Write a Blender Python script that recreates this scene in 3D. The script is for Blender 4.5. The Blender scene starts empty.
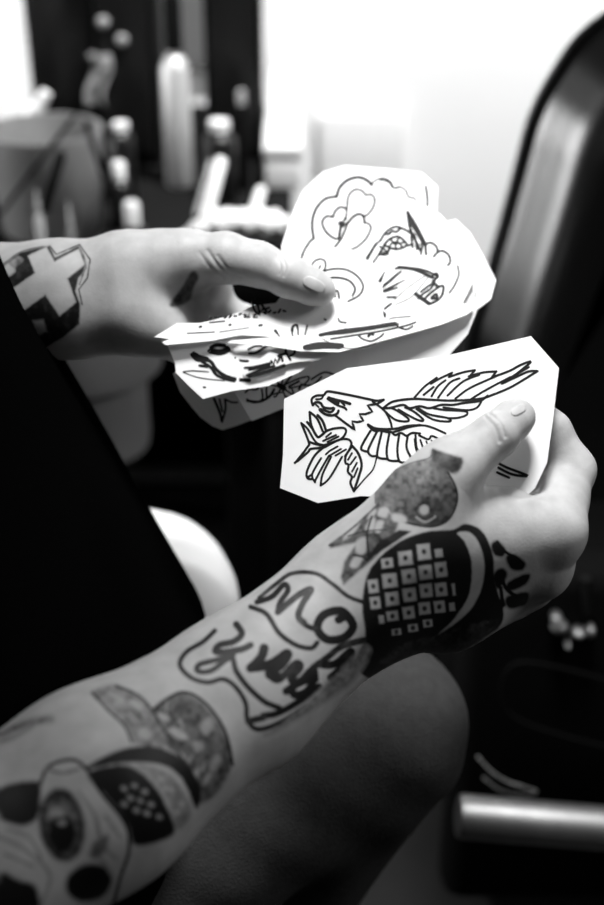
import bpy, bmesh, math, random
import numpy as np
from mathutils import Vector, Matrix
from mathutils.geometry import delaunay_2d_cdt
from mathutils.bvhtree import BVHTree

random.seed(4)
SC = bpy.context.scene
COL = SC.collection
# ------------------------------------------------------------------ camera frame
W, H = 604, 905
LENS, SENSOR = 50.0, 24.0
FPX = LENS / SENSOR * W
CAM = np.array([0.0, -0.52, 1.20])
PITCH = math.radians(30)
FW = np.array([0.0, math.cos(PITCH), -math.sin(PITCH)])
UP = np.array([0.0, math.sin(PITCH), math.cos(PITCH)])
RT = np.array([1.0, 0.0, 0.0])

def P(px, py, d):
    return CAM + d * (FW + RT * ((px - W / 2) / FPX) + UP * ((H / 2 - py) / FPX))

def PA(px, py, d):
    px, py, d = np.broadcast_arrays(np.asarray(px, float), np.asarray(py, float), np.asarray(d, float))
    return CAM + d[..., None] * (FW + RT * ((px - W / 2) / FPX)[..., None] + UP * ((H / 2 - py) / FPX)[..., None])

def proj(p):
    q = p - CAM
    d = q @ FW
    return W / 2 + FPX * (q @ RT) / d, H / 2 - FPX * (q @ UP) / d, d

def at_y(px, py, y):            # point of the pixel's line of sight at world depth y
    v = (H / 2 - py) / FPX
    d = (y - CAM[1]) / (FW[1] + v * UP[1])
    return P(px, py, d)

def at_z(px, py, z):
    v = (H / 2 - py) / FPX
    d = (z - CAM[2]) / (FW[2] + v * UP[2])
    return P(px, py, d)

# ------------------------------------------------------------------ materials
def mat(name, col, rough=0.5, metal=0.0, noise=0.0, nscale=30, bump=0.0, bscale=200, spec=0.5, ink=False, trans=0.0, sss=0.0):
    m = bpy.data.materials.new(name)
    m.use_nodes = True
    nt = m.node_tree
    b = nt.nodes['Principled BSDF']
    c = (col, col, col, 1)
    b.inputs['Base Color'].default_value = c
    b.inputs['Roughness'].default_value = rough
    b.inputs['Metallic'].default_value = metal
    b.inputs['Specular IOR Level'].default_value = spec
    if trans:
        b.inputs['Transmission Weight'].default_value = trans
    if sss:
        b.inputs['Subsurface Weight'].default_value = sss
        b.inputs['Subsurface Radius'].default_value = (0.004, 0.004, 0.004)
        b.inputs['Subsurface Scale'].default_value = 1.0
    tc = nt.nodes.new('ShaderNodeTexCoord')
    src = None
    if noise:
        n = nt.nodes.new('ShaderNodeTexNoise')
        n.inputs['Scale'].default_value = nscale
        n.inputs['Detail'].default_value = 5
        nt.links.new(tc.outputs['Object'], n.inputs['Vector'])
        mr = nt.nodes.new('ShaderNodeMapRange')
        mr.inputs[1].default_value = 0.3
        mr.inputs[2].default_value = 0.7
        mr.inputs[3].default_value = col * (1 - noise)
        mr.inputs[4].default_value = min(1, col * (1 + noise))
        nt.links.new(n.outputs['Fac'], mr.inputs[0])
        src = mr.outputs[0]
        nt.links.new(src, b.inputs['Base Color'])
    if ink:
        a = nt.nodes.new('ShaderNodeAttribute')
        a.attribute_name = 'ink'
        mx = nt.nodes.new('ShaderNodeMix')
        mx.data_type = 'FLOAT'
        nt.links.new(a.outputs['Fac'], mx.inputs[0])
        if src is not None:
            nt.links.new(src, mx.inputs[2])
        else:
            mx.inputs[2].default_value = col
        mx.inputs[3].default_value = 0.006
        nt.links.new(mx.outputs[0], b.inputs['Base Color'])
    if bump:
        n2 = nt.nodes.new('ShaderNodeTexNoise')
        n2.inputs['Scale'].default_value = bscale
        n2.inputs['Detail'].default_value = 4
        nt.links.new(tc.outputs['Object'], n2.inputs['Vector'])
        bp = nt.nodes.new('ShaderNodeBump')
        bp.inputs['Strength'].default_value = bump
        bp.inputs['Distance'].default_value = 0.001
        nt.links.new(n2.outputs['Fac'], bp.inputs['Height'])
        nt.links.new(bp.outputs[0], b.inputs['Normal'])
    return m

M = {
    'skin': mat('tattooed_skin', 0.475, 0.5, noise=0.12, nscale=90, bump=0.12, bscale=800, spec=0.3, ink=True, sss=0.0),
    'nail': mat('fingernail', 0.50, 0.4, spec=0.4),
    'shirt': mat('black_jersey', 0.002, 0.95, bump=0.3, bscale=900, spec=0.0),
    'denim': mat('grey_denim', 0.045, 0.9, noise=0.12, nscale=180, bump=0.5, bscale=700, spec=0.1),
    'shoe': mat('white_canvas', 0.7, 0.8),
    'hair': mat('dark_hair', 0.01, 0.6),
    'paper': mat('white_paper', 0.86, 0.75, noise=0.015, nscale=40, spec=0.15),
    'inkline': mat('black_ink', 0.004, 0.6, spec=0.2),
    'leather': mat('black_leather', 0.008, 0.28, bump=0.15, bscale=260, spec=1.0),
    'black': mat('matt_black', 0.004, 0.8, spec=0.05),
    'blackgloss': mat('gloss_black_plastic', 0.006, 0.3, spec=0.4),
    'chrome': mat('brushed_steel', 0.30, 0.5, metal=1.0, noise=0.1, nscale=60),
    'white': mat('white_plastic', 0.8, 0.45),
    'tissue': mat('white_tissue', 0.85, 0.9, bump=0.4, bscale=80),
    'grey': mat('grey_plastic', 0.28, 0.5, noise=0.1, nscale=15),
    'shade_panel': mat('shaded_wall_grey', 0.13, 0.8, noise=0.1, nscale=15),  # even grey standing for the wall in shade
    'silver': mat('silver_bottle', 0.62, 0.4, metal=0.4),
    'wall': mat('white_painted_wall', 0.85, 0.9, noise=0.02, nscale=6),
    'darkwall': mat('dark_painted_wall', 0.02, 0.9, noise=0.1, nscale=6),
    'floor': mat('dark_floor', 0.012, 0.6, noise=0.3, nscale=5),
    'desk': mat('dark_desk', 0.006, 0.8, noise=0.2, nscale=12, spec=0.08),
    'lid': mat('pale_box', 0.7, 0.6),
    'glass': mat('frosted_tub', 0.35, 0.35, trans=0.3, noise=0.1, nscale=14),
}

# ------------------------------------------------------------------ object helpers
def link(o, parent=None):
    COL.objects.link(o)
    if parent is not None:
        o.parent = parent
        o.matrix_parent_inverse = Matrix.Translation(-Vector(parent.location))
    return o

def tag(o, label=None, cat=None, group=None, kind=None):
    if label: o['label'] = label
    if cat: o['category'] = cat
    if group: o['group'] = group
    if kind: o['kind'] = kind
    return o

def obj(name, verts, faces, mats, parent=None, smooth=True, midx=None, loc=None):
    """vertices are world points; loc = the object's origin"""
    verts = np.asarray(verts, float)
    if loc is None:
        loc = np.array([(verts[:, 0].min() + verts[:, 0].max()) / 2, (verts[:, 1].min() + verts[:, 1].max()) / 2, verts[:, 2].min()])
    loc = np.asarray(loc, float)
    me = bpy.data.meshes.new(name)
    me.from_pydata((verts - loc).tolist(), [], [list(map(int, f)) for f in faces])
    for m in (mats if isinstance(mats, (list, tuple)) else [mats]):
        me.materials.append(m)
    if smooth:
        me.polygons.foreach_set('use_smooth', [True] * len(me.polygons))
    if midx is not None:
        me.polygons.foreach_set('material_index', list(midx))
    me.update()
    o = bpy.data.objects.new(name, me)
    o.location = loc
    link(o, parent)
    return o

def empty(name, loc):
    o = bpy.data.objects.new(name, None)
    o.location = loc
    o.empty_display_size = 0.02
    COL.objects.link(o)
    return o

class MB:
    def __init__(s):
        s.v, s.f = [], []
    def add(s, v, f):
        n = len(s.v)
        s.v += [tuple(map(float, p)) for p in v]
        s.f += [[n + i for i in q] for q in f]
        return s
    def box(s, c, size, bev=0.0, rot=None):
        bm = bmesh.new()
        bmesh.ops.create_cube(bm, size=1)
        for v in bm.verts:
            v.co = Vector((v.co.x * size[0], v.co.y * size[1], v.co.z * size[2]))
        if bev:
            bmesh.ops.bevel(bm, geom=bm.edges[:], offset=bev, segments=3, affect='EDGES', profile=0.5)
        if rot is not None:
            bmesh.ops.rotate(bm, verts=bm.verts, cent=(0, 0, 0), matrix=rot)
        bm.verts.index_update()
        s.add([v.co + Vector(c) for v in bm.verts], [[v.index for v in f.verts] for f in bm.faces])
        bm.free()
        return s
    def tube(s, pts, r, n=20, cap=True):
        pts = [Vector(p) for p in pts]
        rs = r if isinstance(r, (list, tuple)) else [r] * len(pts)
        vs, fs = [], []
        t0 = (pts[1] - pts[0]).normalized()
        a = t0.orthogonal().normalized()
        for i, p in enumerate(pts):
            t = (pts[min(i + 1, len(pts) - 1)] - pts[max(i - 1, 0)]).normalized()
            a = (a - t * a.dot(t)).normalized()
            b = t.cross(a)
            for k in range(n):
                th = 2 * math.pi * k / n
                vs.append(p + (a * math.cos(th) + b * math.sin(th)) * rs[i])
        for i in range(len(pts) - 1):
            for k in range(n):
                fs.append([i * n + k, i * n + (k + 1) % n, (i + 1) * n + (k + 1) % n, (i + 1) * n + k])
        if cap:
            fs.append([k for k in range(n)][::-1])
            fs.append([(len(pts) - 1) * n + k for k in range(n)])
        return s.add(vs, fs)
    def lathe(s, base, prof, n=28, axis=(0, 0, 1)):
        """prof: (radius, height along the axis)"""
        ax = Vector(axis).normalized()
        q = Vector((0, 0, 1)).rotation_difference(ax)
        vs, fs = [], []
        for r, h in prof:
            for k in range(n):
                th = 2 * math.pi * k / n
                vs.append(Vector(base) + q @ Vector((r * math.cos(th), r * math.sin(th), h)))
        for i in range(len(prof) - 1):
            for k in range(n):
                fs.append([i * n + k, i * n + (k + 1) % n, (i + 1) * n + (k + 1) % n, (i + 1) * n + k])
        fs.append([k for k in range(n)][::-1])
        fs.append([(len(prof) - 1) * n + k for k in range(n)])
        return s.add(vs, fs)
    def ball(s, c, r, n=12):
        rr = r if isinstance(r, (list, tuple)) else (r, r, r)
        vs, fs = [], []
        for i in range(n + 1):
            for k in range(2 * n):
                a, b = math.pi * i / n, math.pi * k / n
                vs.append((c[0] + rr[0] * math.sin(a) * math.cos(b), c[1] + rr[1] * math.sin(a) * math.sin(b), c[2] - rr[2] * math.cos(a)))
        for i in range(n):
            for k in range(2 * n):
                fs.append([i * 2 * n + k, i * 2 * n + (k + 1) % (2 * n), (i + 1) * 2 * n + (k + 1) % (2 * n), (i + 1) * 2 * n + k])
        return s.add(vs, fs)
    def build(s, name, m, parent=None, smooth=True, loc=None):
        o = obj(name, np.array(s.v), s.f, m, parent, smooth, loc=loc)
        if smooth:
            try:
                o.data.set_sharp_from_angle(angle=math.radians(40))
            except Exception:
                pass
        return o

# ------------------------------------------------------------------ implicit surfaces
def cone(a, b, ra, rb):
    return ('c', np.asarray(a, float), np.asarray(b, float), ra, rb)
def ell(c, r, axes=None):
    return ('e', np.asarray(c, float), np.asarray(r, float), np.eye(3) if axes is None else np.asarray(axes, float))

def f_prim(p, q):
    if q[0] == 'c':
        a, b, ra, rb = q[1:]
        ab = b - a
        t = np.clip(((p - a) @ ab) / max(ab @ ab, 1e-12), 0, 1)
        return np.linalg.norm(p - a - t[:, None] * ab, axis=1) - (ra + (rb - ra) * t)
    c, r, ax = q[1:]
    x = (p - c) @ ax.T
    k0 = np.linalg.norm(x / r, axis=1)
    k1 = np.linalg.norm(x / (r * r), axis=1)
    return np.where(k1 > 1e-9, k0 * (k0 - 1) / np.maximum(k1, 1e-9), -r.min())

def smin(a, b, k):
    h = np.maximum(k - np.abs(a - b), 0) / k
    return np.minimum(a, b) - h * h * k * 0.25

def f_node(p, node):
    """node = (k, [children]); a child is a primitive, a node or ('-', k, primitive) to carve"""
    k, ch = node
    out = None
    if len(p) > 500:                      # skip branches that are far away
        lo_, hi_ = node_box(node)
        m = ((p > lo_ - .05) & (p < hi_ + .05)).all(1)
        if not m.all():
            far = np.full(len(p), .05)
            if m.any(): far[m] = f_node(p[m], node) if m.sum() > 500 else f_node_raw(p[m], node)
            return far
    return f_node_raw(p, node)

BOX = {}
def node_box(node):
    if id(node) not in BOX:
        lo_, hi_ = np.full(3, 1e9), np.full(3, -1e9)
        for c in node[1]:
            if c[0] == '-': continue
            if c[0] == 'c':
                r_ = max(c[3], c[4]); a_, b_ = np.minimum(c[1], c[2]) - r_, np.maximum(c[1], c[2]) + r_
            elif c[0] == 'e':
                a_, b_ = c[1] - c[2].max(), c[1] + c[2].max()
            else: a_, b_ = node_box(c)
            lo_, hi_ = np.minimum(lo_, a_), np.maximum(hi_, b_)
        BOX[id(node)] = (lo_, hi_, node)
    return BOX[id(node)][:2]

def f_node_raw(p, node):
    k, ch = node
    out = None
    for c in ch:
        if c[0] == '-':
            d = f_prim(p, c[2])
            out = -smin(-out, d, c[1])
            continue
        d = f_prim(p, c) if c[0] in ('c', 'e') else f_node(p, c)
        out = d if out is None else smin(out, d, k)
    return out

def surface_nets(node, lo, hi, h, coarse=4):
    lo, hi = np.asarray(lo, float), np.asarray(hi, float)
    nb = np.ceil((hi - lo) / (h * coarse)).astype(int)
    cs = h * coarse
    bx = np.stack(np.meshgrid(*[np.arange(n) for n in nb], indexing='ij'), -1).reshape(-1, 3)
    v = f_node(lo + (bx + 0.5) * cs, node)
    shape = tuple(nb * coarse)
    F = np.repeat(np.repeat(np.repeat(np.where(v < 0, -1.0, 1.0).reshape(nb).astype(np.float32), coarse, 0), coarse, 1), coarse, 2)
    near = bx[np.abs(v) < cs * 1.6]
    off = np.stack(np.meshgrid(*[np.arange(coarse)] * 3, indexing='ij'), -1).reshape(-1, 3)
    for s in range(0, len(near), 4000):
        idx = (near[s:s + 4000, None, :] * coarse + off[None]).reshape(-1, 3)
        F[idx[:, 0], idx[:, 1], idx[:, 2]] = f_node(lo + idx * h, node)
    S = F < 0
    cnt = np.zeros(tuple(n - 1 for n in shape), np.int8)
    for dx in (0, 1):
        for dy in (0, 1):
            for dz in (0, 1):
                cnt += S[dx:shape[0] - 1 + dx, dy:shape[1] - 1 + dy, dz:shape[2] - 1 + dz]
    act = np.argwhere((cnt > 0) & (cnt < 8))
    ids = -np.ones(cnt.shape, np.int64)
    ids[act[:, 0], act[:, 1], act[:, 2]] = np.arange(len(act))
    acc = np.zeros((len(act), 3)); num = np.zeros(len(act))
    corners = [(x, y, z) for x in (0, 1) for y in (0, 1) for z in (0, 1)]
    for a in corners:
        for ax in range(3):
            if a[ax]: continue
            b = list(a); b[ax] = 1
            fa = F[act[:, 0] + a[0], act[:, 1] + a[1], act[:, 2] + a[2]]
            fb = F[act[:, 0] + b[0], act[:, 1] + b[1], act[:, 2] + b[2]]
            m = (fa < 0) != (fb < 0)
            t = np.where(m, fa / np.where(m, fa - fb, 1), 0)
            q = np.array(a, float)[None] + t[:, None] * (np.array(b) - np.array(a))[None]
            acc[m] += q[m]; num[m] += 1
    V = lo + (act + acc / num[:, None]) * h
    faces = []
    for ax in range(3):
        o1, o2 = (ax + 1) % 3, (ax + 2) % 3
        sl0 = [slice(None)] * 3; sl1 = [slice(None)] * 3
        sl0[ax] = slice(0, shape[ax] - 1); sl1[ax] = slice(1, shape[ax])
        ch = np.argwhere(S[tuple(sl0)] != S[tuple(sl1)])
        ch = ch[(ch[:, o1] > 0) & (ch[:, o2] > 0) & (ch[:, o1] < shape[o1] - 1) & (ch[:, o2] < shape[o2] - 1)]
        inside = S[ch[:, 0], ch[:, 1], ch[:, 2]]
        q = []
        for d1, d2 in ((0, 0), (1, 0), (1, 1), (0, 1)):
            c = ch.copy(); c[:, o1] -= d1; c[:, o2] -= d2
            q.append(ids[c[:, 0], c[:, 1], c[:, 2]])
        q = np.stack(q, 1)
        q[~inside] = q[~inside][:, ::-1]
        faces.append(q)
    Q = np.concatenate(faces)
    Q = Q[(Q >= 0).all(1)]
    return V, Q

def project_to(node, V, it=3, e=4e-4):
    V = V.copy()
    for _ in range(it):
        f = f_node(V, node)
        g = np.stack([f_node(V + np.eye(3)[i] * e, node) - f_node(V - np.eye(3)[i] * e, node) for i in range(3)], 1) / (2 * e)
        n2 = np.maximum((g * g).sum(1), 0.2)
        step = np.clip(f / n2, -0.003, 0.003)
        V -= step[:, None] * g
    n = g / np.maximum(np.linalg.norm(g, axis=1), 1e-9)[:, None]
    return V, n

def chain(pts, k=0.003):
    """pts = (px, py, d, r in mm): a tapering limb"""
    q = [(P(a, b, c), r / 1000) for a, b, c, r in pts]
    return (k, [cone(q[i][0], q[i + 1][0], q[i][1], q[i + 1][1]) for i in range(len(q) - 1)])

# ------------------------------------------------------------------ the person's body
DL = 0.02                                     # left hand lies a little farther away
def L(px, py, d): return P(px, py, d + DL)
def lchain(pts, k=0.003): return chain([(a, b, c + DL, r) for a, b, c, r in pts], k)

R_EL = np.array([-0.165, -0.215, 0.815]); R_SH = np.array([-0.30, -0.165, 1.075])
L_EL = np.array([-0.335, 0.275, 0.865]); L_SH = np.array([-0.30, 0.205, 1.075])

# right arm: forearm, wrist, palm, thumb and the four fingers that curl behind the sheet
r_fore = (0.012, [
    cone(R_EL, P(98, 788, .497), .042, .0385),
    cone(P(98, 788, .497), P(240, 692, .535), .0385, .0315),
    cone(P(240, 692, .535), P(352, 588, .562), .0315, .0250),
    cone(P(247, 696, .545), P(372, 610, .578), .028, .0220),
])
r_palm = (0.012, [
    cone(P(358, 588, .562), P(415, 540, .566), .0255, .0235),
    cone(P(372, 610, .578), P(446, 596, .592), .0220, .0230),
    cone(P(415, 548, .570), P(548, 531, .586), .0225, .0158),
    cone(P(420, 575, .582), P(535, 562, .596), .0235, .0160),
    cone(P(446, 598, .596), P(505, 590, .622), .0230, .0150),
    cone(P(440, 590, .600), P(525, 575, .612), .0230, .0150),
    cone(P(392, 548, .556), P(440, 480, .560), .0210, .0150),      # thumb muscle
    cone(P(440, 520, .572), P(505, 512, .580), .0160, .0110),      # web between thumb and index
])
r_thumb = chain([(425, 497, .558, 16.5), (455, 466, .561, 13.2), (496, 435, .567, 9.9), (513, 420, .5715, 8.6), (519, 416, .5735, 7.2)], .004)
r_index = chain([(552, 529, .586, 15.8), (560, 500, .597, 13.0), (571, 470, .606, 11.3), (551, 431, .604, 9.2), (530, 407, .5975, 7.8)], .004)
r_mid = chain([(540, 566, .598, 14.8), (560, 530, .634, 11.2), (528, 492, .640, 9.4), (503, 500, .622, 8.2)], .003)
r_ring = chain([(525, 576, .613, 14), (545, 548, .655, 10.4), (508, 512, .655, 8.8), (487, 528, .634, 7.8)], .003)
r_pink = chain([(505, 590, .624, 12.5), (520, 572, .666, 9.2), (490, 545, .668, 8.0), (470, 556, .648, 7.0)], .003)
right_arm = (0.007, [(0.014, [r_fore, r_palm]), (0.008, [r_thumb]), (0.0015, [r_index, r_mid, r_ring, r_pink])])

# left arm: palm towards the camera, thumb on top of the papers, fingers behind them
l_fore = (0.012, [
    cone(L_EL, L(-70, 300, .672), .042, .0335),
    cone(L(-70, 300, .672), L(60, 288, .664), .0335, .0235),
    cone(L(-70, 310, .672), L(70, 316, .664), .032, .0205),
])
l_palm = (0.012, [
    cone(L(60, 288, .664), L(130, 282, .664), .0235, .0225),
    cone(L(70, 316, .664), L(135, 318, .660), .0205, .0190),
    cone(L(130, 280, .666), L(200, 282, .682), .0220, .0165),
    cone(L(140, 300, .672), L(205, 300, .692), .0200, .0140),
    cone(L(130, 312, .664), L(188, 322, .684), .0190, .0140),
    cone(L(128, 310, .654), L(166, 334, .658), .0145, .0125),       # heel of the hand
    cone(L(125, 272, .660), L(185, 258, .656), .0195, .0150),       # ball of the thumb
])
l_thumb = lchain([(165, 264, .658, 17.0), (226, 258, .652, 13.0), (258, 264, .650, 11.2), (290, 277, .6475, 10.4), (313, 287, .647, 9.0), (321, 290.5, .6475, 7.6)], .005)
l_index = lchain([(200, 307, .690, 11.5), (254, 324, .694, 9.4), (298, 333, .692, 8.8), (326, 336, .690, 7.6)], .003)
l_mid = lchain([(196, 308, .690, 12.2), (252, 335, .690, 10.0), (292, 345, .688, 8.8), (318, 350, .686, 7.8)], .003)
l_ring = lchain([(184, 322, .682, 11.5), (236, 358, .686, 9.4), (268, 368, .686, 8.4), (292, 370, .684, 7.4)], .003)
l_pink = lchain([(170, 334, .668, 10.5), (206, 370, .676, 8.4), (230, 382, .680, 7.4), (246, 388, .680, 6.6)], .003)
left_arm = (0.007, [(0.014, [l_fore, l_palm]), (0.008, [l_thumb]), (0.0015, [l_index, l_mid, l_ring, l_pink])])

upper = (0.03, [
    cone(R_SH, R_EL, .050, .043), cone(L_SH, L_EL, .050, .042),
    cone((-.28, -.10, 1.06), (-.28, .14, 1.06), .075, .075),
    ell((-.27, .02, .95), (.10, .15, .20)), ell((-.235, .02, .74), (.115, .15, .17)),
    cone((-.265, .02, 1.08), (-.235, .02, 1.20), .056, .052),
])
HC = np.array([-.215, .02, 1.30])
head = (0.012, [
    ell(HC + [-.012, 0, .03], (.098, .076, .095)),
    ell(HC + [.035, 0, -.035], (.058, .056, .075)),
    ell(HC + [.055, 0, -.085], (.030, .030, .026)),
    cone(HC + [.088, 0, .025], HC + [.108, 0, -.018], .009, .013),
    cone(HC + [.078, -.035, .038], HC + [.088, 0, .036], .010, .011),
    cone(HC + [.078, .035, .038], HC + [.088, 0, .036], .010, .011),
    ell(HC + [.088, 0, -.047], (.012, .024, .007)), ell(HC + [.086, 0, -.060], (.012, .020, .007)),
    ell(HC + [.074, -.031, .015], (.013, .016, .011)), ell(HC + [.074, .031, .015], (.013, .016, .011)),
    ell(HC + [-.005, -.078, .0], (.020, .009, .032)), ell(HC + [-.005, .078, .0], (.020, .009, .032)),
])
body_node = (0.010, [(0.02, [upper, head]), right_arm, left_arm])

V, Q = surface_nets(body_node, (-.46, -.30, .56), (.16, .36, 1.45), .0034)

# ------------------------------------------------------------------ tattoo artwork, drawn flat and then laid on the skin
SS = 2
INK = np.zeros((int(H * SS), int(W * SS)), np.float32)
def _grid(x0, y0, x1, y1):
    x0 = max(0, int(x0 * SS)); y0 = max(0, int(y0 * SS)); x1 = min(INK.shape[1], int(x1 * SS) + 1); y1 = min(INK.shape[0], int(y1 * SS) + 1)
    if x1 <= x0 or y1 <= y0: return None
    X, Y = np.meshgrid((np.arange(x0, x1) + .5) / SS, (np.arange(y0, y1) + .5) / SS)
    return X, Y, (slice(y0, y1), slice(x0, x1))
def tr(pts, f):
    ox, oy, s = f
    return [(ox + x / s, oy + y / s) for x, y in pts]
def smooth(pts, n=6, closed=False):
    pts = [np.array(p, float) for p in pts]
    if len(pts) < 3: return [tuple(p) for p in pts]
    out = []
    m = len(pts)
    for i in range(m if closed else m - 1):
        p1, p2 = pts[i], pts[(i + 1) % m]
        p0 = pts[i - 1] if (closed or i > 0) else p1
        p3 = pts[(i + 2) % m] if (closed or i + 2 < m) else p2
        for k in range(n):
            t = k / n
            out.append(tuple(.5 * (2 * p1 + (p2 - p0) * t + (2 * p0 - 5 * p1 + 4 * p2 - p3) * t * t + (3 * p1 - p0 - 3 * p2 + p3) * t ** 3)))
    if not closed: out.append(tuple(pts[-1]))
    return out
def segdist(X, Y, pts):
    D = np.full(X.shape, 1e9)
    for (ax, ay), (bx, by) in zip(pts[:-1], pts[1:]):
        dx, dy = bx - ax, by - ay
        l2 = dx * dx + dy * dy
        t = np.clip(((X - ax) * dx + (Y - ay) * dy) / max(l2, 1e-9), 0, 1)
        D = np.minimum(D, np.hypot(X - ax - t * dx, Y - ay - t * dy))
    return D
STW = 1.0
def stroke(pts, w, val=1.0, f=(0, 0, 1), sm=True, soft=.8, closed=False):
    w = w * STW
    pts = tr(pts, f)
    pts = smooth(pts, 6, closed) if sm else pts
    if closed: pts = list(pts) + [pts[0]]
    xs, ys = [p[0] for p in pts], [p[1] for p in pts]
    g = _grid(min(xs) - w - 2, min(ys) - w - 2, max(xs) + w + 2, max(ys) + w + 2)
    if g is None: return
    a = np.clip((w / 2 - segdist(g[0], g[1], pts)) / soft + .5, 0, 1)
    INK[g[2]] = INK[g[2]] * (1 - a) + val * a
def fill(pts, val=1.0, f=(0, 0, 1), sm=True, soft=1.0):
    pts = tr(pts, f)
    pts = smooth(pts, 6, True) if sm else list(pts)
    xs, ys = [p[0] for p in pts], [p[1] for p in pts]
    g = _grid(min(xs) - 3, min(ys) - 3, max(xs) + 3, max(ys) + 3)
    if g is None: return
    X, Y, sl = g
    ins = np.zeros(X.shape, bool)
    q = pts + [pts[0]]
    for (ax, ay), (bx, by) in zip(q[:-1], q[1:]):
        c = (ay > Y) != (by > Y)
        if ay == by: continue
        ins ^= c & (X < (bx - ax) * (Y - ay) / (by - ay) + ax)
    D = segdist(X, Y, q)
    a = np.clip(np.where(ins, D, -D) / soft + .5, 0, 1)
    INK[sl] = INK[sl] * (1 - a) + (val(X, Y) if callable(val) else val) * a
def ellp(c, rx, ry, val=1.0, f=(0, 0, 1), rot=0, soft=1.0, n=24):
    cr, sr = math.cos(rot), math.sin(rot)
    fill([(c[0] + rx * math.cos(t) * cr - ry * math.sin(t) * sr, c[1] + rx * math.cos(t) * sr + ry * math.sin(t) * cr) for t in [2 * math.pi * i / n for i in range(n)]], val, f, False, soft)

# left wrist: pale cross on a dark ground with a double outline
f = (0, 210, 3.02)
fill([(2, 165), (60, 128), (130, 110), (150, 108), (166, 142), (238, 108), (258, 150), (262, 175), (238, 205), (228, 245), (242, 285), (240, 345), (190, 385), (130, 420), (95, 400), (60, 300), (30, 230), (2, 200)], .93, f, False, 2)
fill([(84, 138), (140, 112), (165, 156), (238, 117), (256, 165), (203, 207), (230, 278), (180, 320), (137, 256), (70, 304), (40, 236), (106, 190)], 0, f, False, 2)
fill([(100, 335), (132, 330), (142, 368), (108, 382)], .25, f, False, 3)
fill([(8, 175), (30, 160), (45, 185), (20, 200)], .1, f, True, 3)
fill([(28, 160), (52, 140), (70, 150), (45, 172)], .6, f, True, 3)
stroke([(150, 108), (170, 134), (240, 104), (272, 150), (264, 205), (238, 240), (248, 285)], 1.6, .85, f, False)
stroke([(130, 110), (60, 128), (5, 170)], 1.8, .7, f)
stroke([(238, 108), (258, 160), (240, 225)], 1.6, .7, f)
# left palm mark
fill([(592, 185), (575, 190), (548, 235), (512, 285), (540, 292), (575, 270), (585, 235), (600, 205)], .85, f, True, 3)

# right hand: grey bomb with patterned tail
f = (320, 380, 2.127)
shade = lambda X, Y: .52 + .42 / (1 + np.exp(-(((X - 415) / 30) * .8 + ((Y - 480) / 30) * .7)))
fill([(238, 148), (262, 158), (302, 168), (300, 186), (288, 200), (272, 196), (290, 232), (290, 265), (272, 298), (238, 312), (190, 305), (158, 292), (140, 272), (122, 268), (118, 240), (140, 205), (190, 178), (232, 168)], shade, f, True, 3)
stroke([(118, 262), (120, 235), (140, 205), (190, 178), (232, 166), (240, 148)], 1.6, .8, f)
stroke([(272, 196), (290, 232), (290, 265), (272, 298), (238, 312), (190, 305), (158, 292)], 2.2, .95, f)
fill([(240, 146), (302, 166), (300, 188), (280, 198), (238, 172)], .9, f, False, 3)
ellp((222, 276), 10, 11, .1, f, soft=2); stroke([(205, 292), (225, 302), (245, 290)], 2.2, .3, f)
stroke([(210, 265), (205, 280), (220, 296), (240, 290)], 2, .9, f)
fill([(124, 262), (150, 285), (168, 300), (160, 330), (120, 375), (50, 436), (44, 420), (52, 385), (80, 345), (22, 358), (20, 350), (70, 315)], .82, f, False, 3)
fill([(168, 318), (194, 322), (150, 352), (98, 384), (120, 350)], .96, f, False, 2)
for c in ([(128, 272), (146, 276), (140, 292), (122, 288)], [(156, 284), (182, 290), (182, 304), (156, 300)], [(105, 298), (118, 296), (112, 322), (96, 318)], [(122, 300), (136, 302), (126, 324), (116, 320)],
          [(78, 342), (98, 336), (96, 368), (76, 366)], [(60, 318), (84, 306), (72, 326), (50, 340)], [(110, 278), (120, 276), (116, 288), (100, 296)], [(72, 378), (92, 376), (80, 398), (64, 396)]):
    fill(c, .12, f, True, 3)
stroke([(20, 352), (70, 314), (122, 266)], 2, .8, f)
stroke([(70, 372), (90, 376), (100, 384)], 2, .95, f)
stroke([(110, 290), (100, 330), (104, 378)], 1.8, .95, f); stroke([(60, 332), (96, 322), (140, 318)], 1.5, .9, f)
# grenade with lever
fill([(282, 318), (230, 322), (172, 342), (122, 382), (97, 425), (90, 490), (96, 545), (78, 612), (130, 640), (220, 620), (330, 560), (390, 510), (372, 430), (368, 372), (345, 322), (310, 306)], .985, f, True, 2)
fill([(292, 326), (318, 324), (340, 352), (350, 405), (336, 462), (300, 508), (226, 560), (282, 512), (318, 452), (322, 385), (308, 345)], .12, f, True, 2)
f = (360, 520, 3.02)
for (x, y, w, h) in ((82, 130, 30, 26), (137, 115, 36, 38), (193, 96, 34, 42), (238, 100, 20, 22), (40, 200, 26, 36), (90, 183, 38, 38), (148, 170, 36, 38), (198, 158, 34, 38), (245, 150, 30, 40),
                     (46, 250, 26, 32), (97, 238, 34, 36), (150, 226, 34, 36), (200, 213, 32, 36), (245, 210, 30, 36), (283, 210, 8, 32), (65, 300, 14, 22), (98, 290, 30, 26), (147, 280, 30, 32), (195, 267, 30, 32), (240, 262, 28, 32), (278, 262, 14, 22),
                     (110, 338, 24, 16), (160, 326, 26, 20), (205, 312, 24, 20)):
    a = -.12; w *= 1.16; h *= 1.12
    q = [(x + (u * w * math.cos(a) - v * h * math.sin(a)) / 2, y + (u * w * math.sin(a) + v * h * math.cos(a)) / 2) for u, v in ((-1, -1), (1, -1), (1, 1), (-1, 1))]
    fill(q, .12, f, False, 1.5)
    if w > 25: ellp((x, y), 7, 8, .9, f, soft=1.5)
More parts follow.
